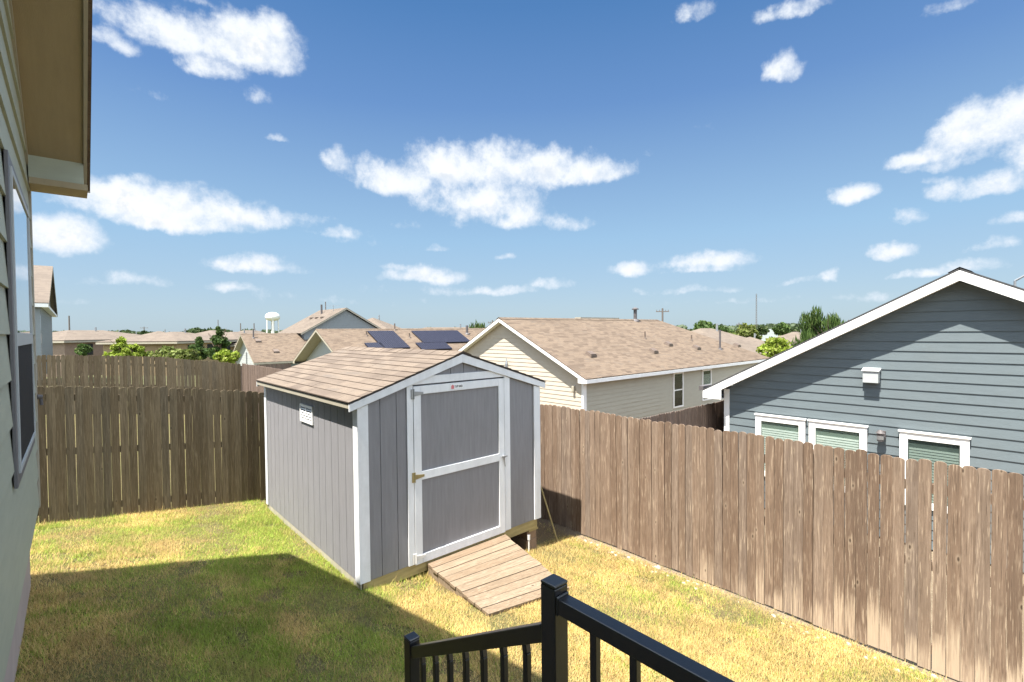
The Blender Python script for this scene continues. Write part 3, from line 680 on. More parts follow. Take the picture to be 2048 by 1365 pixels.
# supports under the shed
bx0 = SO.x+SW-.20
def block(x0, x1, y0, y1, z0, z1, label):
    o = MB().box(x0, x1, y0, y1, z0, z1).build('support_block', BLOCK, None, .004); return tag(o, label, 'block', 'support blocks under the shed')
block(bx0-.02, bx0+.185, SO.y+.02, SO.y+.42, gb(5, 5.1)-.05, SO.z-.295, 'lower brown block under the right front corner of the shed')
block(bx0, bx0+.19, SO.y+.03, SO.y+.42, SO.z-.293, SO.z-.168, 'upper brown block under the right front corner of the shed')
tag(MB().box(bx0+.01, bx0+.20, SO.y+.0, SO.y+.4, SO.z-.166, SO.z-.141).build('shim_board', RAMPPALE if 'RAMPPALE' in globals() else PTWOOD), 'thin wooden shim between the shed floor beam and the block', 'shim')
for k_ in (1.7, 3.1):
    block(bx0, bx0+.19, SO.y+k_, SO.y+k_+.35, gb(5, 6.5)-.05, SO.z-.141, 'brown block under the shed beside the right fence'+(', near the back corner' if k_ > 2 else ''))
pr = MB().tube((bx0-.01, SO.y-.02, gb(4.9, 5)-.05), (bx0-.01, SO.y-.02, SO.z-.19), .012); pr.tube((bx0-.01, SO.y-.02, SO.z-.19), (bx0-.01, SO.y-.02, SO.z-.26), .021, .021)
tag(pr.build('white_pipe', PIPEW), 'thin white upright pipe in front of the block under the shed', 'pipe')
sb = Vector((5.44, 5.06, gb(5.44, 5.06))); stp = Vector((5.30, 5.45, CZ-2.02))
tag(MB().tube(sb, stp, .013, .011).build('leaning_pole', PTWOOD), 'thin wooden pole leaning in the gap between shed and fence', 'pole')
# ------------------------------------------------------------------ our house on the left
def left_house():
    aw = -.285; bc = 6.30; r = empty('green_house', (aw, 2.0, gb(-.3, 3)), 'grey green lap sided house wall with window at the left edge of the photo', 'house')
    zs = CZ-1.55; zc = CZ+1.42; k = .54; bridge = bc-5.2
    top = lambda y: zc+k*min(bc-y, y-(bc-10.4))
    # wall of clapboards facing +x ; s runs along -y from the far corner
    mb = MB(); inv_lo = lambda z: 0 if z < zc else (z-zc)/k
    lap(mb, (aw, bc, 0), (0, -1, 0), (1, 0, 0), zs, zc+k*5.0, .26, lambda z: inv_lo(z), lambda z: 10.4-inv_lo(z), .018)
    mb.build('siding', GREEN, r, fixn=False)
    MB().box(aw-.2, aw-.031, bc-10.4, bc, zs, zc).build('wall_core', GREEN, r)
    MB().box(aw-4, aw-.058, bc-10.4, bc-.02, gb(-.4, 5)-.4, zs-.001).build('foundation', FOUND, r)
    # far side wall (faces away, +y)
    MB().box(aw-6, aw-.2, bc-.15, bc-.02, zs, zc).build('far_wall', GREEN, r)
    MB().box(aw-.02, aw+.022, bc-.075, bc+.022, zs-.03, zc-.02).build('corner_trim', BEIGETRIM, r, .003)
    ae = .13; be = bc+.0       # outer rake line
    # soffit, fascia, roof following the rake
    def rk(y, dz=0): return zc+k*(bc-y)+dz
    y1 = bridge
    MB().prism([(aw+.0, be, rk(be)), (aw+.0, y1, rk(y1)), (ae-.03, y1, rk(y1)), (ae-.03, be, rk(be))], (0, 0, 1), .015).build('soffit', SOFFIT, r)
    MB().prism([(aw, be, rk(be, -.075)), (aw, y1, rk(y1, -.075)), (aw+.022, y1, rk(y1, -.075)), (aw+.022, be, rk(be, -.075))], (0, 0, 1), .07).build('frieze_board', BEIGETRIM, r)
    MB().prism([(ae-.03, be+.02, rk(be, -.03)), (ae-.03, y1, rk(y1, -.03)), (ae-.03, y1, rk(y1, .18)), (ae-.03, be+.02, rk(be, .18))], (1, 0, 0), .025).build('rake_fascia', BEIGETRIM, r)
    # boxed return at the eave end
    MB().box(aw+.02, ae-.031, be-.30, be+.02, zc-.03, zc+.20).build('eave_return', GREEN, r)
    MB().box(aw+.021, ae-.005, be-.315, be+.03, zc-.085, zc-.031).build('eave_return', SOFFIT, r)
    for yj in (be-2.35, be-3.9): MB().box(aw+.03, ae-.04, yj, yj+.02, rk(yj)-.006, rk(yj)+.002).build('soffit_joint', DARKTRIM, r)
    # roof sheets; the unseen far eave is skewed to shape its lawn shadow
    rf = MB(); q = .05
    slab(rf, [(ae+.02, be+.06, rk(be+.06, q)), (-7, be+.45, rk(be+.06, q)), (-7, y1, rk(y1, q)), (ae+.02, y1, rk(y1, q))], (1, 0, 0), (0, -1, k), .03)
    slab(rf, [(ae+.02, y1-5.3, rk(be, q)), (-7, y1-5.3, rk(be, q)), (-7, y1, rk(y1, q)), (ae+.02, y1, rk(y1, q))], (1, 0, 0), (0, 1, k), .03)
    rf.build('roof', SHING, r)
    MB().prism([(ae+.02, be+.04, zc-.02), (-7, be+.43, zc-.02), (-7, be+.43, zc+.18), (ae+.02, be+.04, zc+.18)], (0, 1, 0), .02).build('eave_fascia', BEIGETRIM, r)
    MB().box(-7, aw-.01, bc-.015, bc+.05, zc-.03, zc-.021).build('soffit', SOFFIT, r)
    # window
    wy0, wy1, wz0, wz1 = 4.02, 5.50, CZ-.80, CZ+.98
    kx = aw+.013
    fr = MB(); cw = .07
    fr.box(kx, kx+.018, wy0-cw, wy0, wz0-cw, wz1+cw); fr.box(kx, kx+.018, wy1, wy1+cw, wz0-cw, wz1+cw)
    fr.box(kx, kx+.017, wy0+.001, wy1-.001, wz1, wz1+cw); fr.box(kx, kx+.017, wy0+.001, wy1-.001, wz0-cw, wz0)
    W_ = fr.build('window', DARKTRIM, r, .003)
    sf = MB(); s_ = .036
    sf.box(kx, kx+.028, wy0+.001, wy0+s_, wz0+.001, wz1-.001); sf.box(kx, kx+.028, wy1-s_, wy1-.001, wz0+.001, wz1-.001)
    zm = CZ-.02
    for a_, b_ in ((wz0+.001, wz0+s_), (wz1-s_, wz1-.001), (zm-.04, zm+.04)): sf.box(kx, kx+.027, wy0+s_+.001, wy1-s_-.001, a_, b_)
    sf.build('sash', PALEGREY, W_, .002)
    MB().box(kx+.002, kx+.006, wy0+s_, wy1-s_, wz0+s_, wz1-s_).build('interior', DARKIN, W_)
    MB().box(kx+.016, kx+.020, wy0+s_, wy1-s_, zm+.04, wz1-s_).build('pane', GLASSR, W_)
    MB().box(kx+.016, kx+.020, wy0+s_, wy1-s_, wz0+s_, zm-.04).build('screen_or_gap_shade', SCREEN, W_)
    hb = MB().tube((aw+.02, bc-.05, CZ-.56), (aw+.055, bc-.04, CZ-.565), .022, .020, 12); hb.tube((aw+.045, bc-.04, CZ-.56), (aw+.05, bc-.04, CZ-.64), .013)
    hb.build('hose_tap', DARKPIPE, r)
left_house()
# ------------------------------------------------------------------ row houses with a ridge along x
def gable_house(name, label, a0, a1, b0, b1, zs, zap, wallm, reveal=.165, orake=.3, oeave=.35, hip=0., sidem=None, roofm=SHING, trimm=WHITE,
                fas=.16, zg=None, cat='house', side_lap=True, lip=.012, ext=0.):
    """gable wall on x=a0 between y=b0..b1; zs height of wall top at the eaves, zap at the apex"""
    zg = CZ-4.6 if zg is None else zg; bm_ = (b0+b1)/2; k = (zap-zs)/((b1-b0)/2); sidem = sidem or wallm
    r = empty(name, ((a0+a1)/2, bm_, zg), label, cat)
    ins = lambda z: 0 if z <= zs else (z-zs)/k
    mb = MB(); lap(mb, (a0, b0, 0), (0, 1, 0), (-1, 0, 0), zg, zap-.03, reveal, ins, lambda z: (b1-b0)-ins(z), lip); mb.build('gable_wall', wallm, r, fixn=False)
    MB().prism([(a0+.031, b0, zg), (a0+.031, b1, zg), (a0+.031, b1, zs), (a0+.031, bm_, zap), (a0+.031, b0, zs)], (1, 0, 0), .1).build('wall_core', wallm, r)
    mb = MB()
    if side_lap: lap(mb, (a0, b0, 0), (1, 0, 0), (0, -1, 0), zg, zs, reveal, lambda z: 0, lambda z: a1-a0, lip)
    else: mb.face([(a0, b0, zg), (a1, b0, zg), (a1, b0, zs), (a0, b0, zs)])
    mb.build('side_wall', sidem, r, fixn=False)
    MB().box(a0+.14, a1, b1-.1, b1, zg, zs).build('side_wall', sidem, r)
    MB().box(a1-.1, a1-.001, b0+.001, b1-.1, zg, zs).build('end_wall', sidem, r)
    # corner boards
    cbw = .09
    MB().box(a0-.035, a0-.013, b0-.03, b0+cbw, zg, zs-.01).build('corner_trim', trimm, r)
    MB().box(a0-.0345, a0+cbw, b0-.036, b0-.014, zg, zs-.01).build('corner_trim', trimm, r)
    MB().box(a0-.035, a0-.013, b1-cbw, b1+.03, zg, zs-.01).build('corner_trim', trimm, r)
    # roof
    q = fas+.02; ao = a0-orake; ze = zs-k*oeave+q; zr = zap+q; rf = MB(); ah = a1+oeave-hip
    vl = Vector((0, 1, k)); vr = Vector((0, -1, k))
    if hip:
        e = a1+oeave
        slab(rf, [(ao, b0-oeave, ze), (e, b0-oeave, ze), (ah, bm_, zr), (ao, bm_, zr)], (1, 0, 0), vl)
        slab(rf, [(ao, b1+oeave, ze), (e, b1+oeave, ze), (ah, bm_, zr), (ao, bm_, zr)], (1, 0, 0), vr)
        slab(rf, [(e, b0-oeave, ze), (e, b1+oeave, ze), (ah, bm_, zr)], (0, 1, 0), (-1, 0, k))
    else:
        e = a1+orake
        slab(rf, [(ao, b0-oeave, ze), (e, b0-oeave, ze), (e, bm_, zr), (ao, bm_, zr)], (1, 0, 0), vl)
        slab(rf, [(ao, b1+oeave, ze), (e, b1+oeave, ze), (e, bm_, zr), (ao, bm_, zr)], (1, 0, 0), vr)
    rfo = rf.build('roof', roofm, r)
    cap = MB(); x = ao
    while x < (ah if hip else e)-.01:
        x2 = min(x+.3, (ah if hip else e))
        for s_ in (-1, 1): cap.face([(x, bm_, zr+.022), (x, bm_+s_*.15, zr+.018-.15*k), (x2, bm_+s_*.15, zr+.014-.15*k), (x2, bm_, zr+.016)], [(x, 0), (x, .15), (x2, .15), (x2, 0)])
        x = x2
    cap.build('ridge_cap', roofm, rfo)
    # rake fascia and soffit
    for s_ in (-1, 1):
        be_ = b0-oeave if s_ < 0 else b1+oeave; zz = ze-.035
        MB().prism([(ao+.001, be_, zz), (ao+.001, bm_, zr-.035), (ao+.001, bm_, zr-.035-fas), (ao+.001, be_, zz-fas)], (1, 0, 0), .025).build('rake_fascia', trimm, r)
        MB().prism([(ao+.027, be_, zz-fas+.02), (ao+.027, bm_, zr-.015-fas), (a0-.014, bm_, zr-.015-fas), (a0-.014, be_, zz-fas+.02)], (0, 0, 1), .012).build('soffit', trimm, r)
        # eave fascia + boxed soffit
        yy = be_-.02 if s_ < 0 else be_
        MB().box(ao+.027, e, yy, yy+.02, zz-fas, zz-.004).build('eave_fascia', trimm, r)
        y0, y1 = sorted((be_, b0+.0 if s_ < 0 else b1))
        MB().box(ao+.027, e, y0+.021, y1, zz-fas-.012, zz-fas).build('soffit', trimm, r)
        if oeave > .3:
            yw = y1+.03 if s_ < 0 else y0-.03
            MB().prism([(ao+.002, be_, zz-fas-.0), (ao+.002, yw, zz-fas), (ao+.002, yw, zz-fas+k*(oeave+.03)+.02)], (1, 0, 0), .02).build('eave_return', trimm, r)
    return r, k, ze, zr, bm_
def roof_box_vent(parent, k, a, b, zf, s=.26):
    z = zf(b); mb = MB(); up = Vector((0, -k, 1)).normalized(); al = Vector((0, 1, k)).normalized()
    P0 = Vector((a, b, z)); x = Vector((1, 0, 0))
    lo_ = [P0+x*sx*s*.6+al*sy*s*.55+up*0 for sx, sy in ((-1, -1), (1, -1), (1, 1), (-1, 1))]
    hi_ = [P0+x*sx*s*.5+al*(sy*s*.42)+up*.12 for sx, sy in ((-1, -1), (1, -1), (1, 1), (-1, 1))]
    i = 0; mb.v = [tuple(p) for p in lo_+hi_]; mb.f = [(0, 1, 5, 4), (1, 2, 6, 5), (2, 3, 7, 6), (3, 0, 4, 7), (4, 5, 6, 7)]
    mb.box(a-s*.55, a+s*.55, b-s*.62, b-s*.4, z-k*s*.6+.02, z-k*s*.6+.10)
    mb.build('roof_vent', VENTM, parent)
def roof_pipe(parent, a, b, zf, h, r_=.045, m=DARKPIPE, cap=False):
    z = zf(b); mb = MB().tube((a, b, z-.1), (a, b, z+h), r_, r_, 12); mb.tube((a, b, z-.06), (a, b, z+.08), r_*2.4, r_*1.3, 12)
    if cap: mb.tube((a, b, z+h), (a, b, z+h+.05), r_*2.0, r_*2.0, 12); mb.tube((a, b, z+h+.05), (a, b, z+h+.12), r_*1.9, r_*.5, 12)
    mb.build('vent_pipe', m, parent)
# slate blue house
bh, k, ze, zr, bm_ = gable_house('slate_blue_house', 'slate blue lap sided house with white window frames behind the right fence', 11.4, 24, -3.0, 5.18, CZ-1.40, CZ+.79, BLUE, .178, .32, .40, zg=CZ-4.0, fas=.17, lip=.0175, roofm=SHINGDK)
zw = CZ-1.93
for (s0, s1, mm, bl) in ((3.49, 4.49, GLASS, 'low'), (2.42, 3.42, GLASS, 'low'), (.97, 1.92, GLASSD, 'low')):
    window(bh, 0, 11.4-.012, -1, s0, s1, zw-1.35, zw, WHITE, .12, mm, bl, False, .05, inner=GREENIN if s0 > 2 else GREYIN)
v0, v1 = on(1726, 741, 0, 11.27), on(1757, 767, 0, 11.27)
mb = MB(); mb.box(11.24, 11.385, v1.y, v0.y, v1.z, v0.z); mb.prism([(11.385, v1.y-.02, v0.z+.05), (11.22, v1.y-.02, v0.z-.0), (11.22, v1.y-.02, v0.z-.015), (11.385, v1.y-.02, v0.z-.01)], (0, 1, 0), v0.y-v1.y+.04)
mb.build('wall_vent', PALEGREY, bh, .004)
lp = MB(); ly, lz = 2.19, CZ-2.02
lp.box(11.335, 11.385, ly-.06, ly+.06, lz-.10, lz+.06); lp.tube((11.34, ly, lz+.02), (11.25, ly, lz+.05), .015)
lp.tube((11.25, ly, lz+.09), (11.25, ly, lz+.03), .02, .075, 12); lp.tube((11.25, ly, lz+.03), (11.25, ly, lz-.12), .06, .05, 12)
L_ = lp.build('wall_lantern', DARKPIPE, bh); MB().tube((11.25, ly, lz-.02), (11.25, ly, lz-.09), .061, .058, 12).build('lantern_glass', BEIGETRIM if False else STEEL, L_)
gp_ = on(1408, 777, 0, 11.12); gt = MB(); gt.box(11.10, 11.5, 5.585, 5.585+.11, gp_.z-.05, gp_.z+.05); gt.build('gutter_end', DARKPIPE, bh)
gp = on(2030, 560, 0, 14.0); mp = MB(); mp.tube((14, gp.y, gp.z-.6), (14, gp.y, gp.z-.02), .02); mp.tube((14, gp.y, gp.z-.02), (14, gp.y-.22, gp.z+.13), .02); mp.build('vent_pipe', STEEL, bh)
# tan house
th, k, ze, zr, bm_ = gable_house('tan_house', 'tan lap sided house with brown shingle roof behind the shed, nearest of the gabled row', 13.2, 28.7, 10.97, 19.4, CZ-1.65, CZ+.40, TAN, .158, .30, .32, hip=4.2, zg=CZ-4.4, fas=.13, sidem=TANS, lip=.017)
zf = lambda b: ze+(b-(10.97-.32))*k
for (x0, y0, x1, y1) in ((1345, 746, 1365, 813), (1403, 740, 1421, 799)):
    p, q = on(x0, y0, 1, 10.97), on(x1, y1, 1, 10.97); window(th, 1, 10.97-.012, -1, p.x, q.x, q.z, p.z, WHITE, .07, GLASSD, False if x0 < 1400 else 'low', True, .045)
def on_slope(px, py, zf0, b00, k_):    # meet a roof plane z = zf0 + (y-b00)*k
    r_ = ray(px, py); t = (zf0-CZ-b00*k_)/(r_.z-k_*r_.y); return CAM+r_*t
for (px, py) in ((1181, 711), (1306, 704), (1336, 690), (1392, 697), (1473, 692)):
    p = on_slope(px, py, ze, 10.65, k); roof_box_vent(th, k, p.x, p.y, zf, .30)
for (px, py, h) in ((1290, 678, .35), (1383, 682, .3), (1440, 699, 1.02)):
    p = on_slope(px, py, ze, 10.65, k); roof_pipe(th, p.x, p.y, zf, h, .035 if h < 1 else .05, VENTM if h < 1 else DARKPIPE)
p = on_slope(1268, 640, ze, 10.65, k); roof_pipe(th, p.x, min(p.y, bm_-.1), zf, .58, .09, DARKPIPE, True)
ed = on(1008, 636, 0, 13); MB().box(18.2, 21.3, bm_+.12, bm_+.5, zr-.08, zr+.085).build('ridge_strip', BEIGETRIM, th)  # pale flat strip behind the ridge, of no known kind
p1, p2 = on(1149, 775, 0, 13.19), on(1142, 785, 0, 13.19); MB().box(13.08, 13.185, p1.y-.05, p1.y+.05, p1.z-.15, p1.z+.05).build('outlet_box', BEIGETRIM, th, .01)
p = on(1013, 728, 0, 13.0); hb = MB().tube((13.0, p.y, p.z-.22), (13.0, p.y, p.z), .075, .075, 14); hb.tube((13.0, p.y, p.z), (13.0, p.y, p.z+.24), .06, .005, 14); hb.build('flue_cap', STEEL, th)
MB().box(13.09, 13.26, b1_y:=10.97-.055, 10.97-.037, CZ-4.2, CZ-1.9).build('downspout', WHITE, th)
# solar house
sh_, k, ze, zr, bm_ = gable_house('solar_house', 'tan house with dark solar panels on its shingle roof, second in the gabled row', 13.2, 34, 29.4, 38.4, CZ-2.10, CZ+.10, PALEGREY, .2, .85, .35, zg=CZ-4.6, fas=.15, trimm=BEIGETRIM)
for quad in ([(735, 665), (790, 664.5), (820, 698), (765, 698)], [(728, 689), (764, 688.5), (770, 698.5), (732, 698.5)], [(828, 664.5), (917, 664), (941, 686), (846, 687)], [(826, 688.5), (888, 688), (904, 700), (842, 700)]):
    P = [on_slope(x, y, ze, 29.05, k) for x, y in quad]
    xa, xb = sorted((P[3].x if quad[0][0] != 728 else P[0].x, P[2].x)); ya, yb = P[2].y, P[0].y
    up = Vector((0, -k, 1)).normalized(); zz = lambda b: ze+(b-29.05)*k
    Q = [Vector((xa, ya, zz(ya)))+up*.12, Vector((xb, ya, zz(ya)))+up*.12, Vector((xb, yb, zz(yb)))+up*.12, Vector((xa, yb, zz(yb)))+up*.12]
    mb = MB(); slab(mb, Q, (1, 0, 0), (0, 1, k), .05); mb.build('solar_panel', SOLAR, sh_)
zf = lambda b: ze+(b-29.05)*k
for (px, py, h) in ((934, 668, .7), (733, 672, .35), (819, 676, .35), (789, 660, .5)):
    p = on_slope(px, py, ze, 29.05, k); roof_pipe(sh_, p.x, min(p.y, bm_-.2), zf, h, .05 if h < .6 else .1, VENTM if h < .6 else DARKPIPE)
# third gable
g3, k, ze, zr, bm_ = gable_house('white_gable_house', 'low house with pale grey gable and dark green side wall, third in the gabled row', 13.2, 31, 51.1, 60.1, CZ-2.75, CZ-.18, PALEGREY, .25, .55, .3, zg=CZ-5, fas=.16, sidem=DKGREEN, trimm=BEIGETRIM)
zf = lambda b: ze+(b-50.8)*k
for (px, py) in ((516, 682), (552, 703)):
    p = on_slope(px, py, ze, 50.8, k); roof_box_vent(g3, k, p.x, p.y, zf, .5)
p = on_slope(507, 676, ze, 50.8, k); roof_pipe(g3, p.x, p.y, zf, .9, .07, DARKPIPE)
p = on_slope(610, 697, ze, 50.8, k); roof_pipe(g3, p.x, p.y, zf, .5, .07, VENTM)
MB().box(13.1, 13.17, 55.4, 55.5, CZ-3.1, CZ-1.9).build('utility_mast', STEEL, g3)
# tall grey gable house further back: gable faces the camera, ridge along y
def far_gable_house():
    P = at(691, 616, 56); bb = P.y; am = P.x; zr_ = P.z; hw = 4.7; k_ = .56; zg = CZ-5
    r = empty('grey_gable_house', (am, bb+4, zg), 'tall grey gabled house rising behind the solar panel roof', 'house'); zs = zr_-.25-hw*k_
    ins = lambda z: 0 if z <= zs else (z-zs)/k_
    mb = MB(); lap(mb, (am-hw, bb, 0), (1, 0, 0), (0, -1, 0), zg, zr_-.27, .2, ins, lambda z: 2*hw-ins(z), .012); mb.build('gable_wall', MIDGREY, r, fixn=False)
    MB().prism([(am-hw, bb+.04, zg), (am+hw, bb+.04, zg), (am+hw, bb+.04, zs), (am, bb+.04, zr_-.25), (am-hw, bb+.04, zs)], (0, 1, 0), 8.).build('wall_core', MIDGREY, r)
    rf = MB(); o_ = .4; y0, y1 = bb-.35, bb+8.
    for s_ in (-1, 1): slab(rf, [(am+s_*(hw+o_), y0, zr_-(hw+o_)*k_), (am+s_*(hw+o_), y1, zr_-(hw+o_)*k_), (am, y1, zr_), (am, y0, zr_)], (0, 1, 0), (-s_, 0, k_))
    R_ = rf.build('roof', SHINGFAR, r)
    for s_ in (-1, 1):
        MB().prism([(am, y0+.001, zr_-.035), (am+s_*(hw+o_), y0+.001, zr_-(hw+o_)*k_-.035), (am+s_*(hw+o_), y0+.001, zr_-(hw+o_)*k_-.2), (am, y0+.001, zr_-.2)], (0, 1, 0), .03).build('rake_fascia', BEIGETRIM, r)
    for t_, s2 in ((1.5, .35), (3.2, .3), (4.9, .35)):
        x = am-2.0; z = zr_-2.0*k_
        MB().box(x-.2, x+.2, bb+t_, bb+t_+.4, z-.1, z+.12).build('roof_vent', VENTM, r)
    x = am-1.0; MB().tube((x, bb+4.6, zr_-.8), (x, bb+4.6, zr_+.55), .11, .11, 10).build('vent_pipe', DARKPIPE, r)
    mb = MB().tube((am-.6, bb+2.0, zr_-.5), (am-.6, bb+2.0, zr_+.35), .03); mb.bar((am-1.2, bb+3, zr_+.3), (am-.1, bb+1.5, zr_+.3), .03, .03); mb.build('antenna', STEEL, r)
far_gable_house()
# neighbour's house on the left beyond the fences
def left_neighbour():
    ax, by, ze_, hb = -.6, 26.0, 0, 5.2
    P = on(106, 533, 0, -1.2); r = empty('neighbour_house', (P.x-5, P.y, gb(-5, P.y)), 'neighbour house with brown shingle gable at the left behind the wall corner', 'house')
    return P, r
P, r = left_neighbour()
Pn = on(98, 606, 0, P.x); Pf = on(114, 636, 0, P.x)
def nb():
    x = P.x; kk = (P.z-Pn.z)/abs(P.y-Pn.y)
    rf = MB(); hw = abs(P.y-Pn.y); yn, yf = P.y-hw, P.y+hw; zE = P.z-hw*kk
    slab(rf, [(x, yn, zE), (x-16, yn, zE), (x-16, P.y, P.z), (x, P.y, P.z)], (1, 0, 0), (0, 1, kk), .05)
    slab(rf, [(x, yf, zE), (x-16, yf, zE), (x-16, P.y, P.z), (x, P.y, P.z)], (1, 0, 0), (0, -1, kk), .05)
    rf.build('roof', SHINGFAR, r)
    for s_ in (-1, 1):
        MB().prism([(x-.002, P.y, P.z-.06), (x-.002, P.y+s_*hw, zE-.06), (x-.002, P.y+s_*hw, zE-.28), (x-.002, P.y, P.z-.28)], (-1, 0, 0), .03).build('rake_fascia', BEIGETRIM, r)
    xw = x-.45
    mb = MB(); lap(mb, (xw, yn+.4, 0), (0, 1, 0), (1, 0, 0), CZ-3, P.z-.3, .2, lambda z: max(0, (z-zE+.2)/kk-.4), lambda z: 2*hw-.8-max(0, (z-zE+.2)/kk-.4), .014); mb.build('side_wall', MIDGREY, r, fixn=False)
    mb = MB(); lap(mb, (xw-14, yn+.4, 0), (1, 0, 0), (0, -1, 0), CZ-3, zE-.2, .2, lambda z: 0, lambda z: 14, .014); mb.build('front_wall', MIDGREY, r, fixn=False)
    MB().box(x-16, x-.035, yn, yn+.03, zE-.30, zE-.055).build('eave_fascia', WHITE, r)
    MB().box(x-.40, x-.04, yn+.03, yf, zE-.30, zE-.12).build('pent_board', WHITE, r)
    MB().box(x-15.9, x-.45, yn+.03, yn+.4, zE-.31, zE-.29).build('soffit', DARKTRIM, r)
nb()
# ------------------------------------------------------------------ far suburb: hip roofed houses
def hip_house(label, px, py_ridge, depth, half_w, length, wallm, ang=0., rise=2.0, wallh=2.6, gable_front=None, name='distant_house'):
    P = at(px, py_ridge, depth); zr_ = P.z; zg = zr_-rise-wallh
    r = empty(name, (P.x, P.y, zg), label, 'house', 'far houses beyond the fences')
    ca, sa = math.cos(ang), math.sin(ang); T = lambda x, y, z: (P.x+ca*x-sa*y, P.y+sa*x+ca*y, z)
    L2, W2 = length/2, half_w; ze_ = zr_-rise; o_ = .45; rl = max(L2-W2, .3)
    mb = MB()
    for f in ([(-L2, -W2), (L2, -W2)], [(L2, -W2), (L2, W2)], [(L2, W2), (-L2, W2)], [(-L2, W2), (-L2, -W2)]):
        (x0, y0), (x1, y1) = f; mb.face([T(x0, y0, zg-2), T(x1, y1, zg-2), T(x1, y1, ze_+.05), T(x0, y0, ze_+.05)])
    mb.build('wall', wallm, r)
    E_ = [T(-L2-o_, -W2-o_, ze_), T(L2+o_, -W2-o_, ze_), T(L2+o_, W2+o_, ze_), T(-L2-o_, W2+o_, ze_)]; R1, R2 = T(-rl, 0, zr_), T(rl, 0, zr_)
    rf = MB(); u1 = Vector((ca, sa, 0)); u2 = Vector((-sa, ca, 0)); kz = rise/(W2+o_)
    slab(rf, [E_[0], E_[1], R2, R1], u1, u2+Vector((0, 0, kz)), .12); slab(rf, [E_[2], E_[3], R1, R2], u1, -u2+Vector((0, 0, kz)), .12)
    slab(rf, [E_[1], E_[2], R2], u2, -u1+Vector((0, 0, kz)), .12); slab(rf, [E_[3], E_[0], R1], u2, u1+Vector((0, 0, kz)), .12)
    rf.build('roof', SHINGFAR, r)
    fa = MB()
    for i in range(4): fa.bar(Vector(E_[i])-Vector((0, 0, .2)), Vector(E_[(i+1) % 4])-Vector((0, 0, .2)), .04, .2)
    fa.build('fascia', BEIGETRIM, r)
    for i, (x0, x1) in enumerate(((-L2*.7, -L2*.7+1.3), (-.6, .7), (L2*.45, L2*.45+1.3))):
        wb = MB()
        wb.face([T(x0, -W2-.03, ze_-1.9), T(x1, -W2-.03, ze_-1.9), T(x1, -W2-.03, ze_-.5), T(x0, -W2-.03, ze_-.5)]); wb.build('window', DARKIN, r)
    fb = MB().tube(T(.8, -.6, zr_-.5), T(.8, -.6, zr_+.4), .1, .1, 8); fb.build('vent_pipe', STEEL, r)
    return r
HH = [('long low tan hip roofed house with dark porch, just right of the neighbour house', 172, 661, 66, 5, 15, BRICKY, .75, 1.25),
 ('pale tan house roof at the far left edge beside the neighbour wall', 108, 668, 85, 6, 15, STUCCO, .75, 2.2),
 ('far tan hip roof left of the big round green trees', 228, 664, 120, 7, 15, BRICKY, .3, 2.4),
 ('distant tan roof showing behind the yellow green tree', 262, 668, 110, 5, 12, STUCCO, .9, 2.0),
 ('orange tan house with large hip roof in the middle of the left distance', 352, 664, 62, 4.6, 11, STUCCO, .75, 1.1),
 ('small tan roof behind the orange tan house, left of the conical trees', 318, 663, 100, 6, 12, BRICKY, .5, 2.3),
 ('tan hip roofed house directly behind the two conical green trees', 428, 661, 76, 5, 12, STUCCO, .9, 1.8),
 ('far tan roof between the conical trees and the white gable', 474, 664, 72, 4.6, 12, STUCCO, .75, 1.7),
 ('low tan roof left of the water tower', 500, 661, 105, 6, 16, BRICKY, .75, 2.4),
 ('tan roof with dark ridge edge showing over the right end of the tan house', 1412, 657, 43, 5, 12, TAN, .0, 2.2),
 ('distant tan house right of the round trees', 1590, 664, 62, 5, 14, TAN, .2, 2.2),
 ('far tan house in front of the round trees', 1500, 674, 58, 4.5, 9, TAN, .5, 1.8),
 ('small tan roof seen right of the grey gable house', 746, 636, 70, 4.5, 9, STUCCO, .75, 2.4),
 ('tan roof behind the solar panel roof, beside the spiky shoots', 905, 655, 62, 6, 20, TAN, 0., 2.2)]
for h in HH: hip_house(*h)
wb_ = at(1522, 662, 190); tag(MB().box(wb_.x-9, wb_.x+9, wb_.y-3, wb_.y+3, CZ-6, wb_.z+.6).build('white_warehouse', WHITE), 'long low white building among the far trees at right', 'building')
# ------------------------------------------------------------------ water tower, mast, poles
def water_tower():
    D = 520; Pt = at(545, 625, D); Pb = at(545, 663, D); r_ = 13.6/976*D; zg = CZ-6
    r = empty('water_tower', (Pt.x, Pt.y, zg), 'white water tower on legs on the left horizon', 'water tower')
    z1 = Pt.z; z0 = at(545, 641, D).z
    prof = [(0, z1)]+[(r_*math.sin(t), z0+(z1-z0)*(.45+.55*math.cos(t))) for t in np.linspace(.15, 1.57, 7)]+[(r_, z0+(z1-z0)*.3), (r_*.93, z0+(z1-z0)*.12), (r_*.5, z0-(z1-z0)*.05), (0, z0-(z1-z0)*.1)]
    MB().lathe(prof, Pt.x, Pt.y, 32).build('tank', TOWERW, r, smooth=True)
    MB().tube((Pt.x, Pt.y, z0), (Pt.x, Pt.y, zg), 1.6, 1.6, 14).build('riser', TOWERW, r)
    for i in range(6):
        t = math.pi/3*i+.3; x, y = r_*.85*math.cos(t), r_*.85*math.sin(t)
        MB().tube((Pt.x+x, Pt.y+y, z0+.5), (Pt.x+x*1.08, Pt.y+y*1.08, zg), .5, .5, 8).build('leg', TOWERW, r)
water_tower()
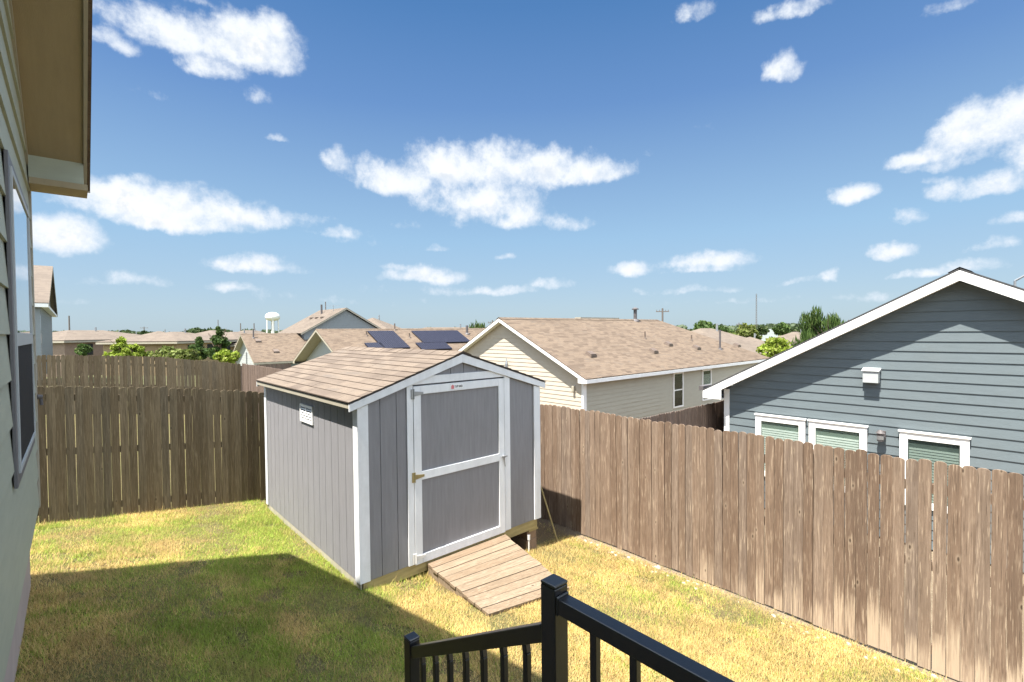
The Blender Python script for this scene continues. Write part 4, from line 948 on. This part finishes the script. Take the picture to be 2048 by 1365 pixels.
def mast(px, ytop, depth, label, w_=.5):
    P = at(px, ytop, depth); zg = CZ-6; r = empty('radio_mast', (P.x, P.y, zg), label, 'mast'); mb = MB(); h = P.z-zg
    for i in range(3):
        t = i*2.094; mb.tube((P.x+w_*math.cos(t), P.y+w_*math.sin(t), zg), (P.x+w_*.6*math.cos(t), P.y+w_*.6*math.sin(t), P.z), .10, .08, 5)
    z = zg
    while z < P.z-1.5:
        for i in range(3):
            t, t2 = i*2.094, (i+1)*2.094; mb.tube((P.x+w_*math.cos(t), P.y+w_*math.sin(t), z), (P.x+w_*math.cos(t2), P.y+w_*math.sin(t2), z+1.6), .05, .05, 4)
        z += 1.6
    mb.build('lattice', POLEW, r)
mast(1513, 588, 330, 'tall thin radio mast on the right horizon')
def pole(px, ytop, depth, label, arm=1.1, m=POLEW, r0=.13):
    P = at(px, ytop, depth); zg = CZ-6; r = empty('utility_pole', (P.x, P.y, zg), label, 'pole', 'utility poles on the horizon')
    MB().tube((P.x, P.y, zg), (P.x, P.y, P.z), r0*1.25, r0, 10).build('post', m, r)
    if arm:
        d = Vector((.745, -.668, 0)); d = Vector((rv.x, rv.y, 0)).normalized(); c = Vector((P.x, P.y, P.z-.5)); MB().bar(c-d*arm, c+d*arm, .12, .14).build('crossarm', m, r)
        ib = MB()
        for q in (-.9, -.45, .45, .9): ib.tube(c+d*arm*q+Vector((0, 0, .07)), c+d*arm*q+Vector((0, 0, .28)), .05, .04, 6)
        ib.build('insulator', m, r)
pole(1325, 617, 75, 'utility pole with crossarm standing behind the ridge of the tan house', 1.0)
pole(985, 641, 95, 'short utility pole with crossarm left of the tan house gable', .9)
pole(138, 632, 170, 'plain utility pole left of the far round trees', 0, r0=.22)
pole(288, 654, 200, 'small utility pole with crossarm beside the far green trees at left', 1.6, r0=.16)
pole(436, 640, 230, 'faint utility pole right above the conical tree', 0, r0=.16)
pole(481, 647, 200, 'short bare pole just right of the conical trees', 0, r0=.18)
pole(508, 647, 190, 'short bare pole between the white gable and the water tower', 0, r0=.18)
pole(651, 604, 75, 'thin dark pole sticking up over the left slope of the grey gable roof', 0, r0=.07)
pole(1478, 646, 120, 'short pole in front of the round trees at right', .7, r0=.12)
# ------------------------------------------------------------------ trees
def leaf_tree(label, px, py_top, py_base, width, depth, kind, cols_, nleaf=2600, leaf=.16, group=None, name='tree', seed=0):
    rg = np.random.default_rng(seed+px); P = at(px, py_base, depth); T_ = at(px, py_top, depth)
    H = T_.z-P.z; Wm = width/F*depth; zg = gb(P.x, P.y)-.3; zg = min(zg, P.z-.5)
    r = empty(name, (P.x, P.y, zg), label, 'tree', group)
    tr = MB().tube((P.x, P.y, zg), (P.x+.05*H, P.y, P.z+H*.35), max(.03*H, .06), max(.018*H, .04), 9)
    for i in range(7):
        t = rg.uniform(0, 6.28); z = P.z+H*rg.uniform(.1, .5); e = Vector((P.x+math.cos(t)*Wm*.33, P.y+math.sin(t)*Wm*.33, z+H*rg.uniform(.15, .35)))
        tr.tube((P.x, P.y, z-.1*H), e, max(.012*H, .025), max(.004*H, .01), 6)
    tr.build('trunk', BARK, r)
    ncl = {'round': 34, 'cone': 34, 'loose': 22, 'spiky': 44}[kind]; cen = []
    for i in range(ncl):
        t = rg.uniform(0, 2*np.pi); h = rg.uniform(0, 1)
        if kind == 'round': rad = (1-abs(2*h-.85)**2.2*.6)*rg.uniform(.25, 1)*.5; s_ = rg.uniform(.10, .18)
        elif kind == 'cone': rad = (1-h)**.9*rg.uniform(.2, 1)*.45; s_ = .05+.11*(1-h)
        elif kind == 'loose': rad = math.sin(math.pi*min(h*.85+.12, 1))*rg.uniform(.3, 1)*.5; s_ = rg.uniform(.09, .18)
        else: rad = rg.uniform(.1, 1)*.5; h = rg.uniform(0, 1)*(1-rad*.6); s_ = .09
        cen.append((P.x+math.cos(t)*rad*Wm, P.y+math.sin(t)*rad*Wm, P.z+h*H*.86, s_*Wm, rg.uniform(.72, 1.2)))
    cen = np.array(cen); idx = rg.integers(0, ncl, nleaf)
    d = rg.normal(size=(nleaf, 3)); d /= np.linalg.norm(d, axis=1)[:, None]; rr = rg.uniform(.3, 1.1, nleaf)**.6
    zs_ = np.array([1, 1, 1.6 if kind == 'spiky' else .75])
    c = cen[idx, :3]+d*rr[:, None]*cen[idx, 3:4]*zs_
    nn_ = d+rg.normal(size=(nleaf, 3))*.8; nn_ /= np.linalg.norm(nn_, axis=1)[:, None]
    u = np.cross(nn_, rg.normal(size=(nleaf, 3))); u /= np.linalg.norm(u, axis=1)[:, None]; v = np.cross(nn_, u)
    sz = leaf*rg.uniform(.6, 1.3, nleaf)[:, None]
    if kind == 'spiky': u = np.tile([0, 0, 1.], (nleaf, 1))+rg.normal(size=(nleaf, 3))*.25; v = np.cross(nn_, u); v /= np.linalg.norm(v, axis=1)[:, None]; q = np.stack([c-u*sz*1.6, c+v*sz*.25, c+u*sz*1.6, c-v*sz*.25], 1)
    else: q = np.stack([c-u*sz, c+v*sz*.6, c+u*sz, c-v*sz*.6], 1)
    c0, c1, c2 = (np.array(x) for x in cols_); k1 = rg.uniform(0, 1, nleaf)[:, None]; base = c0*(1-k1)+c1*k1
    pick = (rg.uniform(0, 1, nleaf) < .15)[:, None]; base = np.where(pick, c2, base)*cen[idx, 4:5]
    quad_mesh('crown', q-np.array(OFF[r.name]), base, LEAFM, r)
def quad_mesh(name, q, colr, m, parent=None):
    n_, k_ = q.shape[0], q.shape[1]; me = bpy.data.meshes.new(name)
    me.vertices.add(n_*k_); me.vertices.foreach_set('co', q.reshape(-1).astype(np.float32))
    me.loops.add(n_*k_); me.loops.foreach_set('vertex_index', np.arange(n_*k_, dtype=np.int32))
    me.polygons.add(n_); me.polygons.foreach_set('loop_start', np.arange(0, n_*k_, k_, dtype=np.int32)); me.polygons.foreach_set('loop_total', np.full(n_, k_, dtype=np.int32))
    me.update(calc_edges=True)
    ca = me.color_attributes.new('cl', 'FLOAT_COLOR', 'POINT'); cc = np.ones((n_, k_, 4), dtype=np.float32); cc[:, :, :3] = colr if colr.ndim == 3 else colr[:, None, :]
    ca.data.foreach_set('color', cc.ravel()); me.materials.append(m); o = bpy.data.objects.new(name, me); C.objects.link(o)
    if parent: o.parent = parent
    return o
MIDG = ((.038, .072, .016), (.072, .118, .028), (.11, .15, .045)); YEL = ((.16, .22, .02), (.22, .28, .035), (.28, .30, .07)); DKG = ((.03, .05, .015), (.05, .08, .025), (.08, .10, .04)); OLV = ((.10, .13, .03), (.15, .18, .04), (.2, .2, .08))
leaf_tree('tall conical bright green tree, right one of the pair beyond the second fence', 438, 645, 716, 58, 34, 'cone', MIDG, 3400, .11)
leaf_tree('wider green tree, left one of the pair beyond the second fence', 398, 668, 716, 58, 36, 'cone', MIDG, 3000, .12)
leaf_tree('bright yellow green tree beyond the second fence, left of the orange tan house', 243, 668, 716, 56, 33, 'cone', YEL, 2600, .13)
leaf_tree('low yellow green shrub right beside the yellow green tree', 268, 686, 716, 36, 33, 'loose', YEL, 1400, .12)
leaf_tree('small pale green sapling in front of the long low tan house', 167, 686, 712, 30, 31, 'loose', MIDG, 900, .11)
leaf_tree('low olive bush in front of the orange tan house', 338, 695, 718, 60, 34, 'round', OLV, 1800, .12)
leaf_tree('low olive and yellow bush at the foot of the conical tree pair', 378, 698, 720, 40, 33, 'round', OLV, 1400, .12)
leaf_tree('low bright bush right at the foot of the tallest conical tree', 452, 700, 722, 44, 33, 'round', YEL, 1400, .12)
for i, (px, yt, yb, w_, D, lab) in enumerate(((205, 666, 690, 44, 130, 'round dark tree right of the long low tan house'), (252, 661, 690, 56, 140, 'broadest round dark tree in the left distance'),
     (295, 664, 686, 52, 150, 'round dark tree between the small pole and the orange tan house'), (135, 664, 676, 30, 180, 'small dark far tree at the left above the tan roof'), (400, 659, 676, 66, 150, 'dark rounded tree line behind the conical pair'),
     (444, 661, 676, 44, 160, 'dark far tree just right of the tallest conical tree'), (375, 663, 676, 32, 170, 'small dark far tree left of the conical pair'))):
    leaf_tree(lab, px, yt, yb, w_, D, 'round', DKG, 1500, .50, 'dark trees on the left horizon')
for i, (px, yt, yb, w_, D, lab) in enumerate(((1408, 643, 672, 52, 120, 'broad green tree at the right end of the tan roof ridge'), (1442, 654, 676, 44, 115, 'lower green tree sloping down behind the tan roof'), (1492, 646, 684, 46, 110, 'round green tree under the radio mast'),
     (1560, 646, 668, 36, 120, 'round green tree left of the slate blue roof'), (1522, 651, 668, 26, 150, 'small dark tree behind the white warehouse'), (1600, 656, 668, 50, 160, 'far flat line of dark trees near the slate blue roof'), (1462, 668, 690, 40, 100, 'low green tree in front of the round trees'))):
    leaf_tree(lab, px, yt, yb, w_, D, 'round', MIDG if i in (0, 1, 3) else DKG if i in (4, 5) else OLV, 1700, .42, 'green trees on the right horizon')
leaf_tree('tall feathery green tree rising behind the slate blue roof', 1656, 596, 730, 120, 34, 'spiky', MIDG, 5200, .17)
leaf_tree('yellow green bush tree between the tan house and the slate blue roof', 1556, 674, 735, 88, 30, 'loose', YEL, 3000, .12)
leaf_tree('thin spiky shoots of a small tree above the solar panel roof', 955, 640, 668, 32, 50, 'spiky', MIDG, 600, .14)
def treeline():
    rg = np.random.default_rng(5); n_ = 42000; t = rg.uniform(0, 1, n_); ang = rg.uniform(-.65, 2.0, n_)
    D = rg.uniform(600, 950, n_); cl_ = np.round(ang*60)/60; hh = 4+5*np.abs(np.sin(cl_*41+np.cos(cl_*17)*3))
    x = D*np.sin(ang); y = D*np.cos(ang); z = CZ-6+rg.uniform(0, 1, n_)**.7*hh*1.25
    c = np.stack([x, y, z], 1); u = rg.normal(size=(n_, 3)); u /= np.linalg.norm(u, axis=1)[:, None]; v = np.cross(u, rg.normal(size=(n_, 3))); v /= np.linalg.norm(v, axis=1)[:, None]
    s_ = rg.uniform(1.2, 2.6, n_)[:, None]; q = np.stack([c-u*s_, c+v*s_, c+u*s_, c-v*s_], 1)
    base = np.array([.05, .07, .035])+rg.uniform(0, 1, n_)[:, None]*np.array([.05, .06, .04])
    o = quad_mesh('far_woodland', q, base, LEAFM); tag(o, 'thin line of far woodland along the horizon', 'woodland', kind='stuff')
treeline()
# ------------------------------------------------------------------ grass
def vnoise(x, y, s, seed):
    rg = np.random.default_rng(seed); G = rg.uniform(0, 1, (64, 64)); X, Y = x/s+100, y/s+100
    xi, yi = np.floor(X).astype(int), np.floor(Y).astype(int); fx, fy = X-xi, Y-yi; fx = fx*fx*(3-2*fx); fy = fy*fy*(3-2*fy)
    g = lambda i, j: G[i % 64, j % 64]
    return (g(xi, yi)*(1-fx)+g(xi+1, yi)*fx)*(1-fy)+(g(xi, yi+1)*(1-fx)+g(xi+1, yi+1)*fx)*fy
def grass():
    rg = np.random.default_rng(3); n_ = 1000000
    x = rg.uniform(-.5, 5.98, n_); y = rg.uniform(.2, 9.15, n_)
    d = x*.667+y*.744                 # distance ahead of the camera: thin out with it
    keep = rg.uniform(0, 1, n_) < np.clip(1.15-(d-3)/9, .35, 1)
    keep &= ~((x > SO.x-.01) & (x < SO.x+SW) & (y > SO.y-.01)) | (rg.uniform(0, 1, n_) < .0)
    x0, x1 = SO.x+.86, SO.x+2.02; keep &= ~((x > x0) & (x < x1) & (y > 3.95) & (y < SO.y+.1))
    keep &= ~((x > 5.05) & (y > 5.15) & (rg.uniform(0, 1, n_) < .93))
    keep &= ~((x > 5.80+.16*vnoise(y, y*0, .30, 9)) & (rg.uniform(0, 1, n_) < .88))
    keep &= ~((x < -.35) & (y < 6.5)); keep &= ~((y > 9.02) & (x > -.5))
    bare = vnoise(x, y, .45, 21)*.6+vnoise(x, y, .17, 22)*.4; keep &= ~((bare > .74) & (rg.uniform(0, 1, n_) < .7))
    x, y = x[keep], y[keep]; n_ = len(x); z = gz(x, y)-.004
    dry = .55*vnoise(x, y, .8, 1)+.45*vnoise(x, y, .28, 2)-.08+.35*vnoise(x, y, .12, 5)+np.interp(x, [-.5, 1.0, 2.0, 3.0, 4.5, 6], [-.02, -.10, -.20, .12, .26, .20])
    dry += .25*np.exp(-((x-3.4)/1.0)**2)*(y < 5)
    dry -= .30*np.exp(-((x-2.15)/.28)**2)*(y > 5.0)+.25*np.exp(-((x-3.0)/.3)**2-((y-4.9)/.15)**2)*2; dry += .25*np.exp(-((x-1.9)/.9)**2-((y-8.6)/.35)**2)
    edge = np.exp(-np.abs(y-9.0)/.06)*(x < 2.3)+np.exp(-np.abs(x-SO.x)/.05)*(y > 5)+np.exp(-np.abs(y-5.0)/.06)*((x > 2.3) & (x < 5.1))+np.exp(-np.abs(x-5.9)/.1)*.5
    ln = rg.uniform(.018, .045, n_)*(1+.6*vnoise(x, y, .25, 7))*(1+1.1*np.clip(edge, 0, 1)*(rg.uniform(0, 1, n_) < .3))
    th_ = rg.uniform(0, 2*np.pi, n_); lean = rg.uniform(.35, 1.35, n_)
    wd = rg.uniform(.0014, .0031, n_); tuft = (rg.uniform(0, 1, n_) < .05)*np.clip((vnoise(x, y, .22, 51)-.62)*6, 0, 1); ln = ln*(1+1.3*tuft)+.05*(np.exp(-((x-3.0)/.22)**2-((y-4.98)/.07)**2)+np.exp(-((x-5.1)/.12)**2-((y-5.0)/.1)**2))*rg.uniform(0, 1, n_); dx, dy = np.cos(th_), np.sin(th_)
    tip = np.stack([x+dx*np.sin(lean)*ln, y+dy*np.sin(lean)*ln, z+np.cos(lean)*ln+.004], 1)
    b0 = np.stack([x-dy*wd, y+dx*wd, z], 1); b1 = np.stack([x+dy*wd, y-dx*wd, z], 1)
    q = np.stack([b0, b1, tip], 1)
    isdry = rg.uniform(0, 1, n_) < np.clip((dry-.25)*1.5+.06, .10, .93)
    straw = np.array([.475, .355, .145])*rg.uniform(.75, 1.3, n_)[:, None]+np.array([.03, .0, -.01])*rg.uniform(0, 1, n_)[:, None]
    green = np.array([.235, .315, .055])*rg.uniform(.6, 1.35, n_)[:, None]+np.array([.05, .02, 0])*rg.uniform(0, 1, n_)[:, None]
    base = np.where(isdry[:, None], straw, green)
    base = base*(.74+.26*vnoise(x, y, .55, 31)+.30*vnoise(x, y, .16, 32))[:, None]
    brown = np.clip((vnoise(x, y, .45, 41)*.6+vnoise(x, y, .13, 42)*.4-.60)*5, 0, 1)[:, None]; base = base*(1-brown*.35)+np.array([.34, .23, .11])*brown*.35
    cc = np.repeat(base[:, None, :], 3, 1)
    o = quad_mesh('lawn_grass', q, cc, GRASSM); tag(o, 'patchy lawn of short green and dry straw coloured grass around the shed', 'grass', kind='stuff')
grass()
# pale stones in the bare strip below the fence
sm = MB(); rs = random.Random(8)
for i in range(70):
    y = rs.uniform(.3, 5.0); x = rs.uniform(5.72, 5.93); s_ = rs.uniform(.008, .03); z = gb(x, y); k0 = len(sm.v)
    for t in range(6):
        a_ = t*math.pi/3+rs.uniform(-.2, .2); sm.v.append((x+math.cos(a_)*s_*rs.uniform(.7, 1.2), y+math.sin(a_)*s_*rs.uniform(.8, 1.6), z-.004))
    for t in range(6):
        a_ = t*math.pi/3; sm.v.append((x+math.cos(a_)*s_*.6, y+math.sin(a_)*s_*.8, z+s_*rs.uniform(.35, .6)))
    for t in range(6): sm.f.append((k0+t, k0+(t+1) % 6, k0+6+(t+1) % 6, k0+6+t))
    sm.f.append(tuple(k0+6+t for t in range(6)))
tag(sm.build('gravel', STONE), 'small pale stones in the bare earth strip below the right fence', 'stones', kind='stuff')
# ------------------------------------------------------------------ stair railing in front
def railing():
    a = .962; zt = CZ-.69
    r = empty('stair_railing', (a, .91, CZ-1.66), 'black metal railing with square posts and balusters in the foreground', 'railing')
    MB().box(a-.0265, a+.0265, .91-.0265, .91+.0265, CZ-1.7, zt).build('post', BLACKMETAL, r, .003)
    MB().box(a-.0272, a+.0272, .91-.0272, .91+.0272, zt+.0005, zt+.010).build('post_cap', BLACKMETAL, r, .004)
    # stair side: rail descends away
    y2, z2 = 1.86, CZ-1.33; gy = gb(a, y2); a2 = 1.066
    MB().box(a2-.025, a2+.025, y2-.025, y2+.025, gy-.1, z2).build('post', BLACKMETAL, r, .003)
    MB().box(a2-.0258, a2+.0258, y2-.0258, y2+.0258, z2+.0005, z2+.010).build('post_cap', BLACKMETAL, r, .004)
    s0, s1 = Vector((a, .938, CZ-.835)), Vector((a2-.003, y2-.026, CZ-1.375))
    MB().bar(s0, s1, .034, .046).build('handrail', BLACKMETAL, r, .003)
    lo0, lo1 = s0-Vector((0, 0, .80)), s1-Vector((0, 0, .80))
    MB().bar(lo0, lo1, .03, .03).build('bottom_rail', BLACKMETAL, r)
    nb_ = 7
    for i in range(nb_):
        t = (i+.75)/(nb_+.5); p = s0.lerp(s1, t); q = lo0.lerp(lo1, t)
        mb = MB().bar(p+Vector((0, .012, -.015)), p+Vector((0, .004, -.055)), .019, .019, (1, 0, 0)); mb.bar(p+Vector((0, .004, -.055)), q, .019, .019, (1, 0, 0))
        mb.build('baluster', BLACKMETAL, r, .002)
    # level side: comes back towards the camera
    l0, l1 = Vector((a, .883, CZ-.735)), Vector((a, -1.2, CZ-.735))
    MB().bar(l0, l1, .042, .042).build('handrail', BLACKMETAL, r, .003)
    mb = MB(); mb.box(a-.0235, a+.0235, .876, .8835, CZ-.760, CZ-.708); mb.build('rail_bracket', BLACKMETAL, r, .003)
    MB().bar(l0-Vector((0, 0, .82)), l1-Vector((0, 0, .82)), .03, .03).build('bottom_rail', BLACKMETAL, r)
    y = .885-.115
    while y > -1.15:
        MB().bar((a, y, CZ-.757), (a, y, CZ-1.55), .020, .020, (1, 0, 0)).build('baluster', BLACKMETAL, r, .002); y -= .118
    MB().box(a-.0265, a+.0265, -1.25, -1.20, CZ-1.7, zt).build('post', BLACKMETAL, r, .003)
railing()
